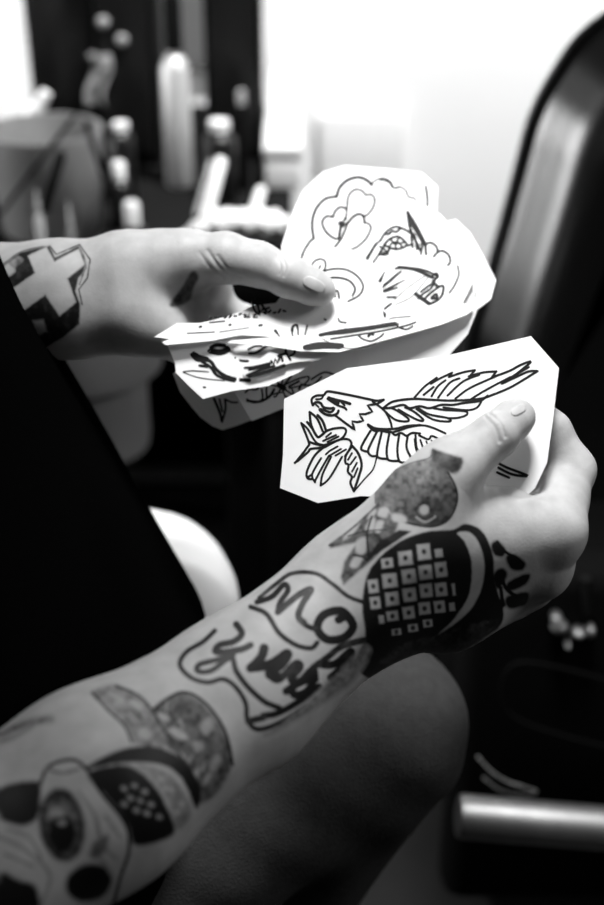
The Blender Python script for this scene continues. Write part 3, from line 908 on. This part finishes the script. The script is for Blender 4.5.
# --- dagger, arch and claws
dag = Z(zd, [
    ([(0, 285), (28, 242), (70, 218), (110, 228), (146, 250)], 1.0), ([(24, 250), (40, 252), (56, 238), (74, 242), (92, 228)], 1.1), ([(128, 150), (140, 226), (164, 280), (190, 332)], 1.2), ([(128, 150), (172, 222), (212, 302)], 1.4), ([(140, 190), (176, 250), (206, 300)], 1.6), ([(214, 346), (208, 292), (190, 300)], 1.1), ([(190, 345), (196, 310)], 1.0),
    ([(210, 298), (236, 292), (262, 310), (268, 336)], 1.0), ([(250, 356), (268, 336), (292, 330), (320, 350), (326, 380), (316, 396)], 1.0),
    ([(18, 302), (48, 273), (86, 264), (118, 290), (122, 306), (76, 322), (30, 308), (18, 302)], 1.1), ([(70, 300), (48, 276)], .9), ([(70, 300), (88, 268)], .9), ([(70, 298), (116, 290)], .9), ([(76, 322), (70, 300)], .9), ([(40, 312), (60, 292), (84, 290), (104, 312)], .9), ([(122, 306), (150, 300)], 1.0), ([(152, 312), (146, 258), (160, 258), (172, 322)], 1.1), ([(0, 346), (30, 345), (44, 318)], 1.1), ([(0, 310), (20, 322), (36, 345)], 1.0),
    ([(360, 400), (366, 440), (346, 490), (322, 525)], .8),
    ([(72, 412), (130, 408), (200, 418), (250, 438), (262, 448)], 1.0), ([(86, 406), (160, 416), (240, 452)], 1.5), ([(246, 440), (262, 434), (270, 448), (258, 460), (246, 452), (246, 440)], 1.0), ([(0, 470), (22, 426)], 1.5, False, .3), ([(20, 490), (92, 424)], 1.4, False, .3), ([(14, 500), (50, 470), (100, 424)], .7), ([(20, 516), (116, 464)], 1.5, False, .3), ([(24, 520), (80, 500)], .8), ([(34, 545), (72, 545)], 1.0), ([(64, 560), (130, 500), (220, 440)], .4), ([(70, 580), (150, 540), (225, 450)], .4),
    ([(166, 530), (190, 548), (232, 578)], 1.7), ([(176, 552), (200, 530), (240, 500), (256, 462)], 1.0), ([(190, 520), (230, 490), (252, 480)], 1.0), ([(232, 576), (262, 562), (288, 536), (294, 494), (270, 500), (230, 530), (200, 560)], 1.1), ([(240, 545), (262, 530), (262, 548), (240, 552)], 1.2), ([(252, 480), (268, 496)], 1.4), ([(244, 470), (262, 490)], 1.2),
])
dag += Z(zs, [([(352, 98), (400, 16)], 1.6, False, .6), ([(346, 100), (364, 70), (412, 8)], .8), ([(388, 104), (430, 40), (440, 20)], .9), ([(420, 50), (446, 66)], .8),
              ([(390, 315), (360, 320), (350, 336), (366, 360), (400, 364), (416, 345)], .9), ([(416, 302), (420, 330), (440, 345), (430, 372)], 1.3), ([(440, 320), (470, 296)], 1.0), ([(436, 345), (450, 376)], 1.1), ([(470, 370), (500, 360), (540, 352), (590, 350)], .7)])
sheet('white sheet with a dagger, arch and claw drawing, lying right of the thumb', [(352, 268), (384, 226), (398, 206), (410, 199), (425, 205), (440, 214), (458, 232), (470, 252), (474, 280), (462, 304), (440, 322), (400, 330), (350, 320)], lambda x, y: base_d(x, y) + .0015, dag, wd=2.5)
# --- scroll sheet under the thumb, its near edge seen almost edge on
scr = Z(zs, [([(100, 146), (106, 108), (132, 90), (160, 96), (165, 126), (150, 146), (136, 134), (142, 120)], .8), ([(150, 148), (200, 135), (260, 138), (310, 166), (338, 206), (334, 240), (312, 264), (270, 285)], .9), ([(160, 180), (220, 175), (275, 190), (302, 226), (290, 260)], 1.0),
             ([(206, 240), (222, 238), (228, 270)], 1.0), ([(208, 262), (206, 242)], 1.2), ([(225, 365), (232, 380), (260, 385)], .8), ([(10, 436), (18, 400), (34, 396), (38, 440)], .7), ([(70, 440), (80, 398)], .7), ([(160, 368), (166, 372)], .8)])
scr += Z(zf, [([(408, 78), (420, 120), (440, 140)], .9), ([(428, 72), (440, 128)], 1.0), ([(444, 92), (470, 128)], 1.0), ([(452, 120), (480, 112)], .9), ([(380, 150), (430, 150)], .8), ([(505, 205), (522, 228)], 1.3, False, .4), ([(575, 226), (570, 196), (586, 180), (596, 200)], .7), ([(200, 190), (206, 188)], 1.0), ([(240, 172), (300, 166)], .7), ([(320, 182), (324, 180)], 1.0), ([(150, 215), (260, 210)], .5), ([(280, 210), (400, 192)], .4), ([(440, 184), (450, 182)], 1.0)])
scr += Z(zs, [([(0, 462), (60, 458), (110, 462)], .4)])
for i in range(16):
    u = i / 15
    x, y = 300 + u * 330, 150 - 30 * u
    scr += Z(zf, [([(x * .9 - 30, y + 6 + 4 * math.sin(i * 5)), (x * .9 - 22, y + 2 + 5 * math.sin(i * 3))], .9)])
sheet('white sheet with a scroll line, pressed directly under the thumb tip', [(154, 337), (177, 323), (200, 323), (214, 320), (240, 312), (252, 306), (276, 303), (286, 290), (300, 262), (318, 250), (346, 246), (370, 262), (378, 290), (384, 318), (372, 332), (345, 338), (300, 341), (262, 336), (240, 335), (210, 341), (188, 343), (166, 345), (162, 342), (170, 339)], lambda x, y: base_d(x, y) - .00018 * np.maximum(250 - x, 0), scr, wd=2.5)
# --- lower front sheets
strip = Z(zs, [([(140, 442), (230, 424), (360, 408), (460, 392), (490, 388)], 1.8), ([(150, 438), (260, 430), (400, 408), (500, 392)], 1.6), ([(190, 460), (320, 440), (420, 424), (540, 398), (584, 382)], 1.0), ([(320, 446), (340, 462), (380, 470), (420, 450), (434, 436)], 1.0), ([(364, 448), (374, 436), (386, 440)], 1.5), ([(500, 404), (540, 416), (570, 402)], 1.0), ([(150, 460), (240, 500), (340, 500), (400, 480)], .5), ([(70, 500), (140, 486), (240, 492)], 2.6), ([(80, 504), (160, 496), (230, 498)], 2.2), ([(240, 420), (260, 414)], 1.0), ([(460, 370), (480, 362), (560, 356)], .6)])
sheet('white sheet with sketch of an eye and dark bars, long near edge of the fan', [(212, 342), (262, 338), (300, 336), (345, 330), (384, 318), (420, 308), (450, 300), (474, 306), (468, 314), (440, 325), (400, 336), (370, 344), (340, 352), (300, 351), (262, 345)], lambda x, y: base_d(x, y) - .0012, strip, wd=2.1)
face = Z(zf, [
    ([(168, 300), (190, 322), (240, 326), (266, 360), (302, 386), (352, 401), (400, 404)], 1.7), ([(210, 330), (244, 352), (272, 386), (330, 405), (360, 404)], 1.4), ([(176, 296), (200, 310), (230, 318)], 2.0), ([(200, 345), (230, 350)], 1.3),
    ([(234, 286), (268, 262), (308, 267), (320, 284), (282, 300), (240, 292)], 1.0), ([(250, 282), (282, 288), (310, 278)], 2.0), ([(245, 272), (270, 262), (300, 264)], 1.8), ([(345, 314), (366, 325), (394, 327)], 1.2), ([(400, 296), (430, 292), (470, 266), (492, 266)], 1.3), ([(396, 280), (420, 268), (450, 266)], 1.0),
    ([(134, 370), (170, 366), (234, 370)], .6), ([(134, 372), (200, 394), (300, 406)], .5), ([(216, 432), (222, 432)], .8)])
sheet('white sheet with a face drawing, drooping at near left of the fan', [(167, 344), (172, 356), (175, 363), (176, 373), (190, 387), (203, 399), (232, 391), (268, 386), (300, 372), (318, 358), (340, 346), (300, 338), (240, 335), (190, 342)], lambda x, y: .6672 + (345 - y) * .00012 - .00017 * np.maximum(236 - x, 0), face, wd=2.2)
note = Z(zf, [([(488, 326), (498, 340), (504, 318), (514, 336), (522, 312)], .9, False), ([(534, 326), (526, 300)], 1.0, False), ([(516, 306), (544, 296)], 1.0, False), ([(566, 322), (546, 286), (560, 272), (578, 278), (582, 294), (566, 304)], 1.0), ([(382, 354), (420, 350), (490, 334)], 1.0), ([(400, 362), (480, 344)], 1.1), ([(390, 384), (440, 364), (500, 346)], 1.0), ([(400, 388), (470, 370), (540, 345)], 1.5)])
sheet('folded white sheet with scribbled letters above the face drawing', [(245, 377), (243, 368), (258, 360), (276, 347), (310, 344), (345, 343), (338, 352), (318, 360), (296, 362), (270, 368)], lambda x, y: .6638 + (345 - y) * .00010, note, wd=2.5)
flower = Z(zf, [([(530, 430), (500, 400), (470, 396), (480, 420), (530, 430)], 1.0), ([(530, 430), (540, 390), (580, 362), (604, 372)], 1.0), ([(530, 430), (590, 400), (640, 390), (620, 420), (560, 436)], 1.0), ([(530, 430), (560, 452), (580, 462), (572, 440)], 1.0), ([(530, 430), (510, 465), (500, 470)], 1.0), ([(530, 430), (545, 470), (552, 468)], 1.0), ([(520, 424), (540, 436)], 3.0), ([(560, 428), (600, 408)], 1.3), ([(540, 424), (570, 384)], 1.3),
                ([(385, 452), (400, 440), (430, 440), (446, 420), (470, 400)], 1.2), ([(390, 480), (420, 494), (452, 480), (450, 440)], 1.1), ([(392, 486), (440, 490), (480, 470), (500, 440)], 1.5), ([(470, 470), (470, 430), (490, 400)], 1.2), ([(456, 484), (490, 462), (530, 452)], 1.0), ([(620, 424), (660, 420), (690, 390)], 1.2), ([(640, 440), (690, 410), (720, 420), (750, 400)], 1.0), ([(600, 440), (610, 420)], 1.4), ([(650, 400), (700, 372), (740, 380)], 1.1)])
sheet('grey shaded white sheet with a flower drawing, just above the eagle sheet', [(232, 389), (242, 405), (252, 421), (282, 409), (300, 402), (345, 378), (360, 362), (350, 346), (300, 352), (266, 372)], lambda x, y: .6705 - (345 - y) * .00010, flower, wd=1.8)
leaf = Z(zf, [([(258, 478), (280, 530), (290, 570)], 1.6), ([(290, 570), (304, 520), (302, 480)], 1.3), ([(280, 480), (292, 530)], 1.2), ([(302, 480), (330, 492), (352, 492)], 1.1)])
sheet('dim shaded paper sheet with a pointed leaf, lowest of the fan', [(173, 374), (180, 392), (190, 405), (200, 417), (212, 426), (222, 430), (236, 426), (251, 420), (240, 395), (225, 376), (190, 362)], lambda x, y: .676 + .0003 * (y - 380), leaf, wd=1.8)
sheet('blank grey shaded sheet between the fan and the eagle sheet', [(340, 344), (400, 332), (440, 318), (478, 308), (468, 334), (452, 352), (446, 362), (400, 372), (330, 380)], lambda x, y: .674 + (345 - y) * .00002, [], wd=1.8)

# ------------------------------------------------------------------ room
def plane_box(name, lo, hi, m):
    o = MB().box([(a + b) / 2 for a, b in zip(lo, hi)], [b - a for a, b in zip(lo, hi)]).build(name, m, smooth=False)
    return tag(o, kind='structure')
plane_box('floor', (-2.2, -1.8, -.05), (2.2, 1.55, 0), M['floor'])
plane_box('wall_back', (-2.2, 1.45, 0), (2.2, 1.55, 2.6), M['wall'])
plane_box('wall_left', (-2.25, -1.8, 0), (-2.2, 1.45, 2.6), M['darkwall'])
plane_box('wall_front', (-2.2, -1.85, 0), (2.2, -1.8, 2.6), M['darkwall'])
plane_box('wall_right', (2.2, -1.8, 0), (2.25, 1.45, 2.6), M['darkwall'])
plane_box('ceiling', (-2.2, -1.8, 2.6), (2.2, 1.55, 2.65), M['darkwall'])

# ------------------------------------------------------------------ workbench against the wall
DY0, DZ = .72, .70
d1 = at_z(292, 230, DZ)
desk = empty('workbench', (-.75, 1.05, 0)); tag(desk, 'dark workbench crowded with bottles and tools behind the hands', 'workbench')
xr = float(at_y(292, 220, 1.0)[0])
MB().box(((-1.6 + xr) / 2, (DY0 + 1.41) / 2, DZ - .02), (xr + 1.6, 1.41 - DY0, .04), .004).build('tabletop', M['desk'], desk)
for x in (-1.55, xr - .05):
    for y in (DY0 + .05, 1.38):
        MB().box((x, y, (DZ - .04) / 2), (.05, .05, DZ - .04), .004).build('leg', M['black'], desk)
MB().box(((-1.5 + xr) / 2, 1.38, .38), (xr + 1.4, .02, .60), .002).build('back_panel', M['black'], desk)
MB().box((-1.0, 1.06, .40), (.9, .62, .5), .006).build('drawer_unit', M['black'], desk)

def on_desk(px, y):            # x where a thing of that depth stands on the bench
    z = DZ
    q = np.array([0, y, z]) - CAM
    d = q @ FW
    return (px - W / 2) / FPX * d
def height_at(py, y):          # world z of a pixel row at depth y
    return at_y(W / 2, py, y)[2]
def px2m(y, py): return (at_y(W / 2 + 1, py, y)[0] - at_y(W / 2, py, y)[0])

print('desk rows', [(y, proj(np.array([[0, y, DZ]]))[1][0]) for y in (.75, .9, 1.1, 1.3)])

def bottle(px, y, wpx, top_py, capm, bodym, label, name='ink_bottle', cat='bottle', cap_frac=.22, group=None, nozzle=True):
    x0_ = at_y(px, top_py, y)[0]; r = wpx / 2 * px2m(y, top_py); hz = height_at(top_py, y) - DZ
    b = empty(name, (x0_, y, DZ)); tag(b, label, cat, group)
    hb = hz * (1 - cap_frac)
    MB().lathe((x0_, y, DZ), [(r * .9, 0), (r, .004), (r, hb * .86), (r * .8, hb * .93), (r * .45, hb * .97), (r * .45, hb)]).build('body', bodym, b)
    hc = hz - hb
    prof = [(r * .5, 0), (r * .52, hc * .4), (r * .3, hc * .6), (r * .2, hc)] if nozzle else [(r * .62, 0), (r * .62, hc * .9), (r * .5, hc)]
    MB().lathe((x0_, y, DZ + hb), prof).build('cap', capm, b)
    return b

# paper towel roll
y = 1.09
x_ = at_y(-22, 60, y)[0]; r = .062
roll = empty('paper_towel_roll', (x_, y, DZ)); tag(roll, 'white ribbed paper towel roll standing on the workbench at its left', 'paper towel')
prof = []
for i in range(46):
    prof.append((r + (.0016 if i % 2 else 0), .26 * i / 45))
MB().lathe((x_, y, DZ), prof, 48).build('towel', M['tissue'], roll)
MB().lathe((x_, y, DZ + .26), [(.02, 0), (.021, .003), (.018, .012)]).build('core', M['lid'], roll)
# spray bottle beside the roll
y = .96
b = empty('spray_bottle', (at_y(36, 118, y)[0], y, DZ)); tag(b, 'white spray bottle with short nozzle beside the paper towel roll', 'bottle')
bx_ = at_y(30, 118, y)[0]; zt = height_at(118, y)
MB().lathe((bx_, y, DZ), [(.026, 0), (.028, .004), (.028, max(.03, zt - DZ - .03)), (.014, max(.04, zt - DZ - .008)), (.014, max(.045, zt - DZ))]).build('body', M['white'], b)
MB().tube([P(*(lambda p: (p[0], p[1], p[2]))((proj(np.array([[bx_, y, zt]]))[0][0], proj(np.array([[bx_, y, zt]]))[1][0], proj(np.array([[bx_, y, zt]]))[2][0]))), at_y(38, 108, y), at_y(46, 92, y)], [.012, .009, .007]).build('nozzle', M['white'], b)

# frosted tub with dark tools leaning in it
y = .86
tl, trr = at_y(-8, 200, y)[0], at_y(108, 200, y)[0]
cx_, rr_ = (tl + trr) / 2, (trr - tl) / 2
zt = height_at(128, y)
tub = empty('plastic_tub', (cx_, y, DZ)); tag(tub, 'grey frosted plastic tub full of dark tools on the workbench', 'tub')
MB().lathe((cx_, y, DZ), [(rr_ * .8, 0), (rr_ * .85, .004), (rr_, zt - DZ), (rr_ * .95, zt - DZ), (rr_ * .8, .008)], 36).build('bowl', M['glass'], tub)
for (a, b_, w_, nm, lab) in (((78, 112), (-6, 222), 5, 'pen', 'long dark pen leaning left across the front of the plastic tub'), ((62, 152), (44, 212), 11, 'marker', 'short thick black marker leaning against the plastic tub'), ((84, 118), (118, 218), 6, 'pen', 'dark pen leaning right against the plastic tub')):
    yy = y - rr_ - .012
    p0, p1 = at_y(*a, yy), at_y(*b_, yy - .0)
    o = MB().tube([p0, p0 + (p1 - p0) * .08, p1], [w_ * .0003, w_ * .00048, w_ * .00048], 14).build(nm, M['black'])
    tag(o, lab, nm)
BOTTLES = True
# black tall bottles / tower
for (pxa, pxb, top, y, m, nm, lab) in ((26, 110, -60, 1.22, 'black', 'speaker', 'tall black box standing between the towel roll and the bottles'), (96, 158, -60, 1.10, 'black', 'cabinet', 'tall black cabinet behind the white capped ink bottles'), (206, 262, -60, 1.12, 'black', 'cabinet', 'tall black cabinet at the right end of the workbench')):
    xa, xb = at_y(pxa, 100, y)[0], at_y(pxb, 100, y)[0]
    zt = height_at(top, y) + .05
    c = empty(nm, ((xa + xb) / 2, y + .05, DZ)); tag(c, lab, 'cabinet')
    MB().box(((xa + xb) / 2, y + .05, (DZ + zt) / 2), (xb - xa, .1, zt - DZ), .004).build('body', M[m], c)
    if pxa == 96: CAB = c
    MB().box(((xa + xb) / 2, y - .002, (DZ + zt) / 2), ((xb - xa) * .8, .006, (zt - DZ) * .9), .002).build('front_panel', M['blackgloss'], c)

# grey panel on the wall behind, the wall's shade put into its colour
xa, xb = at_y(-60, 40, 1.40)[0], at_y(212, 40, 1.40)[0]
MB2 = MB().box(((xa + xb) / 2, 1.435, 1.15), (xb - xa, .03, .8), .004).build('shaded_wall_panel', M['shade_panel'])
tag(MB2, 'grey panel standing for the shaded part of the white wall above the workbench', 'shade_panel')

bottle(171, 1.02, 30, -6, M['black'], M['silver'], 'tall silver bottle with black top between the black cabinets', 'pump_bottle', cap_frac=.28, nozzle=False)
G = 'white capped ink bottles'
bottle(36, .745, 9, 190, M['lid'], M['lid'], 'small pale bottle in front of the tub beside the thick marker', cap_frac=.3)
bottle(68, .745, 9, 202, M['lid'], M['grey'], 'small grey bottle with pale cap right of the thick marker', cap_frac=.4)
bottle(120, .96, 26, 122, M['white'], M['blackgloss'], 'black ink bottle with white cap, tallest in front of the black cabinet', group=G, nozzle=False, cap_frac=.09)
bottle(118, .86, 22, 162, M['white'], M['blackgloss'], 'black ink bottle with white round cap, middle one in front of the black cabinet', group=G, nozzle=False, cap_frac=.25)
bottle(131, .80, 26, 202, M['white'], M['blackgloss'], 'black ink bottle with white cap, shortest and nearest the wrist', group=G, nozzle=False, cap_frac=.5)
bottle(219, .96, 34, 120, M['white'], M['blackgloss'], 'black bottle with wide white lid in front of the right cabinet', group=G, nozzle=False, cap_frac=.12)
bottle(241, 1.0, 14, 90, M['grey'], M['black'], 'slim black bottle with round grey tip against the right cabinet', group=G, nozzle=False, cap_frac=.14)
for (px_, py_) in ((103, 22), (122, 40)):
    p = at_y(px_, py_, 1.10 - .010)
    MB().ball(p, 6 * px2m(1.1, py_)).build('knob', M['grey'], CAB)
# crumpled pale rag hanging
p0 = at_y(98, 80, 1.06)
vs, fs = [], []
for i in range(14):
    for j in range(8):
        u, v = i / 13, j / 7
        q = at_y(88 + 20 * v + 4 * math.sin(u * 6), 55 + 50 * u, 1.078)
        vs.append(q + [0, .010 * math.sin(v * 7 + u * 4), 0])
n0 = len(vs)
vs += [q + np.array([0, .004, 0]) for q in vs]
for i in range(13):
    for j in range(7):
        a = i * 8 + j
        fs.append([a, a + 1, a + 9, a + 8]); fs.append([n0 + a, n0 + a + 8, n0 + a + 9, n0 + a + 1])
for a, b_ in [(i * 8, (i + 1) * 8) for i in range(13)] + [((i + 1) * 8 + 7, i * 8 + 7) for i in range(13)] + [(j + 1, j) for j in range(7)] + [(13 * 8 + j, 13 * 8 + j + 1) for j in range(7)]:
    fs.append([a, b_, n0 + b_, n0 + a])
tag(obj('rag', np.array(vs), fs, M['grey']), 'crumpled grey rag hanging on the front of the black cabinet', 'rag')

# white sticks standing in a black cup
y = .80
for (a, b_, w_, m, lab) in (((222, 158), (203, 228), 12, 'white', 'thick white stick leaning right behind the thumb knuckle'), ((211, 160), (196, 214), 5, 'grey', 'thin grey stick leaning beside the thick white stick'), ((262, 188), (250, 224), 11, 'lid', 'short pale stick leaning right of the thick white stick')):
    p0, p1 = at_y(*a, y + .02), at_y(*b_, y - .02)
    k = px2m(y, 200)
    o = MB().tube([p0, p0 + (p1 - p0) * .05, p1], [w_ * .35 * k, w_ * .5 * k, w_ * .5 * k], 16).build('stick', M[m]); tag(o, lab, 'stick', 'sticks behind the left hand')
# crumpled white tissues
y = .79
tis = (0.01, [])
for (px_, py_, r_) in ((205, 226, 14), (222, 220, 16), (240, 220, 15), (258, 220, 16), (275, 222, 15), (285, 228, 13), (190, 234, 10), (250, 232, 16), (270, 234, 15)):
    tis[1].append(ell(at_y(px_, py_ + 6, y + random.uniform(-.015, .015)), np.array([1.0, .9, .75]) * r_ * px2m(y, 220)))
lo = np.min([e[1] for e in tis[1]], 0) - .04; hi = np.max([e[1] for e in tis[1]], 0) + .04
v_, q_ = surface_nets(tis, lo, hi, .003)
v_ = v_ + .002 * np.stack([np.sin(v_[:, 1] * 400 + v_[:, 2] * 300), np.sin(v_[:, 0] * 380), np.sin(v_[:, 0] * 410 + v_[:, 1] * 290)], 1)
v_[:, 2] += DZ - v_[:, 2].min()
tag(obj('tissue_heap', v_, q_, M['tissue']), 'crumpled white tissue heap on the workbench behind the thumb', 'tissue')
# pale boxes near the wall
def boxat(px0, px1, py0, y, dep, m, name, label, cat='box', base=DZ):
    xa, xb = at_y(px0, py0, y)[0], at_y(px1, py0, y)[0]
    zt = height_at(py0, y)
    c = empty(name, ((xa + xb) / 2, y + dep / 2, base)); tag(c, label, cat)
    zl = zt - .015
    MB().box(((xa + xb) / 2, y + dep / 2, (base + zl) / 2), (xb - xa, dep, zl - base), .003).build('body', m, c)
    MB().box(((xa + xb) / 2, y + dep / 2, zt - .0075), (xb - xa + .004, dep + .004, .015), .003).build('lid', m, c)
boxat(264, 300, 146, 1.0, .40, M['lid'], 'storage_box', 'pale grey storage box beside the tissue heap against the white wall')

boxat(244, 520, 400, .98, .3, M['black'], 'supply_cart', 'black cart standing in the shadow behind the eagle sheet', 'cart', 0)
# wall hung white dispenser
p0, p1 = at_y(318, 122, 1.38), at_y(404, 200, 1.38)
c = empty('towel_dispenser', ((p0[0] + p1[0]) / 2, 1.41, p1[2])); tag(c, 'white wall dispenser on the white wall above the hearts sheet', 'dispenser')
MB().box(((p0[0] + p1[0]) / 2, 1.438, (p0[2] + p1[2]) / 2), (p1[0] - p0[0], .024, p0[2] - p1[2]), .008).build('housing', M['white'], c)
MB().box(((p0[0] + p1[0]) / 2, 1.424, p1[2] + .015), ((p1[0] - p0[0]) * .8, .01, .012), .002).build('slot', M['lid'], c)

# grey stool seen between wrist and shirt
y = .46
pa, pb = at_y(-30, 352, y), at_y(150, 400, y)
pc = at_y(128, 440, y)
cx_, rr_ = (pa[0] + pb[0]) / 2, (pb[0] - pa[0]) / 2
c = empty('rolling_stool', (cx_, y + .12, 0)); tag(c, 'grey round stool seen between the left wrist and the black shirt', 'stool')
MB().lathe((cx_, y + .12, pb[2] - .03), [(rr_ * .85, 0), (rr_ * .98, .008), (rr_, .02), (rr_, .05), (rr_ * .97, .062), (rr_ * .85, .068), (.01, .07)], 40).build('cushion', M['grey'], c)
MB().lathe((cx_, y + .12, pb[2] - .11), [(rr_ * .74, 0), (rr_ * .76, .01), (rr_ * .76, .08)], 40).build('seat_base', M['grey'], c)
MB().lathe((cx_, y + .12, .06), [(.03, 0), (.03, pb[2] - .17)]).build('column', M['black'], c)
mb = MB()
for k in range(5):
    a = 2 * math.pi * k / 5
    mb.tube([(cx_, y + .12, .08), (cx_ + .2 * math.cos(a), y + .12 + .2 * math.sin(a), .03)], .018, 10)
mb.build('foot_star', M['black'], c)

# ------------------------------------------------------------------ black leather tattoo chair
chair = empty('tattoo_chair', (.55, .5, 0)); tag(chair, 'black leather tattoo chair with padded backrest right of the papers', 'chair')
CY = .56                                               # the side of the backrest that faces the camera
edge_px = [(470, 352), (474, 330), (483, 300), (497, 250), (511, 200), (523, 155), (531, 125), (542, 98), (556, 74), (576, 44), (604, 19), (650, -8), (700, -22), (760, -20)]
out = [at_y(a, b_, CY) for a, b_ in smooth(edge_px, 4)]
o2 = [(p[0], p[2]) for p in out]
low = [(out[0][0] - .012, out[0][2] - .10), (out[0][0] + .0, out[0][2] - .16), (out[0][0] + .10, out[0][2] - .18)]
right = [(o2[-1][0] + .02, o2[-1][1] - .05), (o2[-1][0] - .02, o2[-1][1] - .3), (o2[0][0] + .2, o2[0][1] - .18)]
loop = low[::-1] + o2 + right
loop = [np.array(q) for q in loop]
cen = np.mean(loop, 0)
def inset(loop, k):
    out = []
    n = len(loop)
    for i in range(n):
        a, b_ = loop[i - 1], loop[(i + 1) % n]
        t = (b_ - a) / max(np.linalg.norm(b_ - a), 1e-9)
        nn = np.array([t[1], -t[0]])
        if nn @ (cen - loop[i]) < 0: nn = -nn
        out.append(loop[i] + nn * k)
    return out
def padding(rows):
    vs, fs = [], []
    n = len(loop)
    for k, yy in rows:
        for q in inset(loop, k): vs.append((q[0], yy, q[1]))
    for i in range(len(rows) - 1):
        for k in range(n):
            fs.append([i * n + k, i * n + (k + 1) % n, (i + 1) * n + (k + 1) % n, (i + 1) * n + k])
    fs.append([k for k in range(n)]); fs.append([(len(rows) - 1) * n + k for k in range(n)][::-1])
    return MB().add(vs, fs)
rows = [(.075, CY - .064), (.056, CY - .063), (.043, CY - .060), (.035, CY - .054), (.0285, CY - .0455), (.023, CY - .036), (.0175, CY - .027), (.012, CY - .018), (.006, CY - .008), (.0, CY), (.002, CY + .012), (.010, CY + .022), (.03, CY + .03)]
padding(rows).build('backrest', M['leather'], chair)
MB().tube([(q[0], CY - .002, q[1]) for q in inset(loop, -.001)][3:-3], .005, 8).build('piping', M['leather'], chair)
# seat and side panel below
sz = .50
MB().box((.52, .62, sz), (.80, .62, .12), .035).build('seat', M['black'], chair)
MB().box((.46, .315, .43), (.66, .05, .38), .02).build('side_panel', M['black'], chair)
lp = [at_y(a, b_, .27) for a, b_ in smooth([(640, 690), (560, 668), (515, 664), (502, 690), (512, 716), (560, 735), (640, 755)], 5)]
MB().tube(lp, .0018, 8).build('seam', M['black'], chair)
MB().box((.52, .6, .2), (.3, .3, .36), .02).build('pedestal', M['black'], chair)
MB().box((.52, .6, .012), (.6, .5, .024), .01).build('base_plate', M['black'], chair)
# steel arm tube at bottom right
ya = .14
ta, tb = at_y(458, 816, ya), at_y(700, 836, ya)
rt = 22 * px2m(ya, 816)
tdir = (tb - ta) / np.linalg.norm(tb - ta)
o = MB().tube([ta, ta + tdir * .003, tb], [rt * .93, rt, rt], 40).build('arm_tube', M['chrome'], chair)
MB().box((.31, ya + .07, .46), (.03, .18, .03), .005).build('arm_bracket', M['black'], chair)
# bright buckles
for (px_, py_, rx, ry) in ((559, 626, 9, 7), (578, 632, 8, 5), (590, 630, 5, 7), (556, 616, 6, 4), (567, 643, 3, 4)):
    p = at_y(px_, py_, .285); k = px2m(.285, py_)
    MB().ball(p, (rx * k, .008, ry * k), 8).build('buckle', M['chrome'], chair)
pz = [at_y(586, 578, .29), at_y(588, 614, .29)]
MB().tube(pz, 6 * px2m(.29, 590), 12).build('lever', M['blackgloss'], chair)
# bead chain
pts = smooth([(478, 757), (492, 772), (508, 782), (520, 786), (536, 792), (520, 795), (500, 790), (484, 778)], 5)
mbc = MB()
for a, b_ in pts:
    mbc.ball(at_y(a, b_, .20), .0013, 5)
tag(mbc.build('bead_chain', M['chrome']), 'thin metal bead chain resting above the steel tube', 'chain')

# ------------------------------------------------------------------ light, camera, view
def area(name, loc, target, size, power, size_y=None):
    l = bpy.data.lights.new(name, 'AREA'); l.energy = power; l.size = size
    if size_y: l.shape = 'RECTANGLE'; l.size_y = size_y
    o = bpy.data.objects.new(name, l); o.location = loc
    o.rotation_euler = (Vector(target) - Vector(loc)).to_track_quat('-Z', 'Y').to_euler()
    COL.objects.link(o)
    return o
def spot(name, loc, target, power, deg, blend, soft):
    l = bpy.data.lights.new(name, 'SPOT'); l.energy = power; l.spot_size = math.radians(deg); l.spot_blend = blend; l.shadow_soft_size = soft
    o = bpy.data.objects.new(name, l); o.location = loc
    o.rotation_euler = (Vector(target) - Vector(loc)).to_track_quat('-Z', 'Y').to_euler()
    COL.objects.link(o)
    return o
spot('work_lamp', (.05, .13, 2.0), (.13, .15, .88), 100, 42.5, 1.0, .14)
area('hand_fill_light', (1.35, -.05, 1.75), (.1, 0, .85), .5, 7, .5)  # unseen fill light added to brighten the back of the right hand
spot('wall_fill_spot', (.3, .55, 2.35), (.12, 1.45, .72), 290, 60, .6, .05)  # unseen spot added to brighten the back wall
area('chair_edge_light', (-2.14, .68, .95), (0, .66, .90), .7, 33, 1.0)  # unseen light added for the bright strip along the backrest edge
wn = empty('added_window', (-2.2, .68, .42)); tag(wn, kind='structure')  # unseen window added around the backrest edge light
for (c_, s_) in (((-2.17, .28, .95), (.06, .05, 1.1)), ((-2.17, 1.08, .95), (.06, .05, 1.1)), ((-2.17, .68, .42), (.06, .85, .05)), ((-2.17, .68, 1.48), (.06, .85, .05))):
    tag(MB().box(c_, s_, .004).build('added_window_frame', M['white'], wn), kind='structure')
tag(MB().box((-2.192, .68, .95), (.006, .76, 1.02)).build('added_window_pane', M['lid'], wn, smooth=False), kind='structure')
w = bpy.data.worlds.new('world'); SC.world = w; w.use_nodes = True
w.node_tree.nodes['Background'].inputs[0].default_value = (1, 1, 1, 1)
w.node_tree.nodes['Background'].inputs[1].default_value = 0.0

cd = bpy.data.cameras.new('camera'); cam = bpy.data.objects.new('camera', cd)
cam.location = CAM; cam.rotation_euler = (math.pi / 2 - PITCH, 0, 0)
cd.sensor_fit = 'HORIZONTAL'; cd.sensor_width = SENSOR; cd.lens = LENS
cd.clip_start = .02
cd.dof.use_dof = True; cd.dof.focus_distance = .605; cd.dof.aperture_fstop = 4.5
COL.objects.link(cam); SC.camera = cam
SC.view_settings.view_transform = 'Standard'; SC.view_settings.look = 'None'; SC.view_settings.gamma = 1; SC.view_settings.exposure = 0.0
SC.view_settings.use_curve_mapping = False
SC.cycles.use_denoising = True
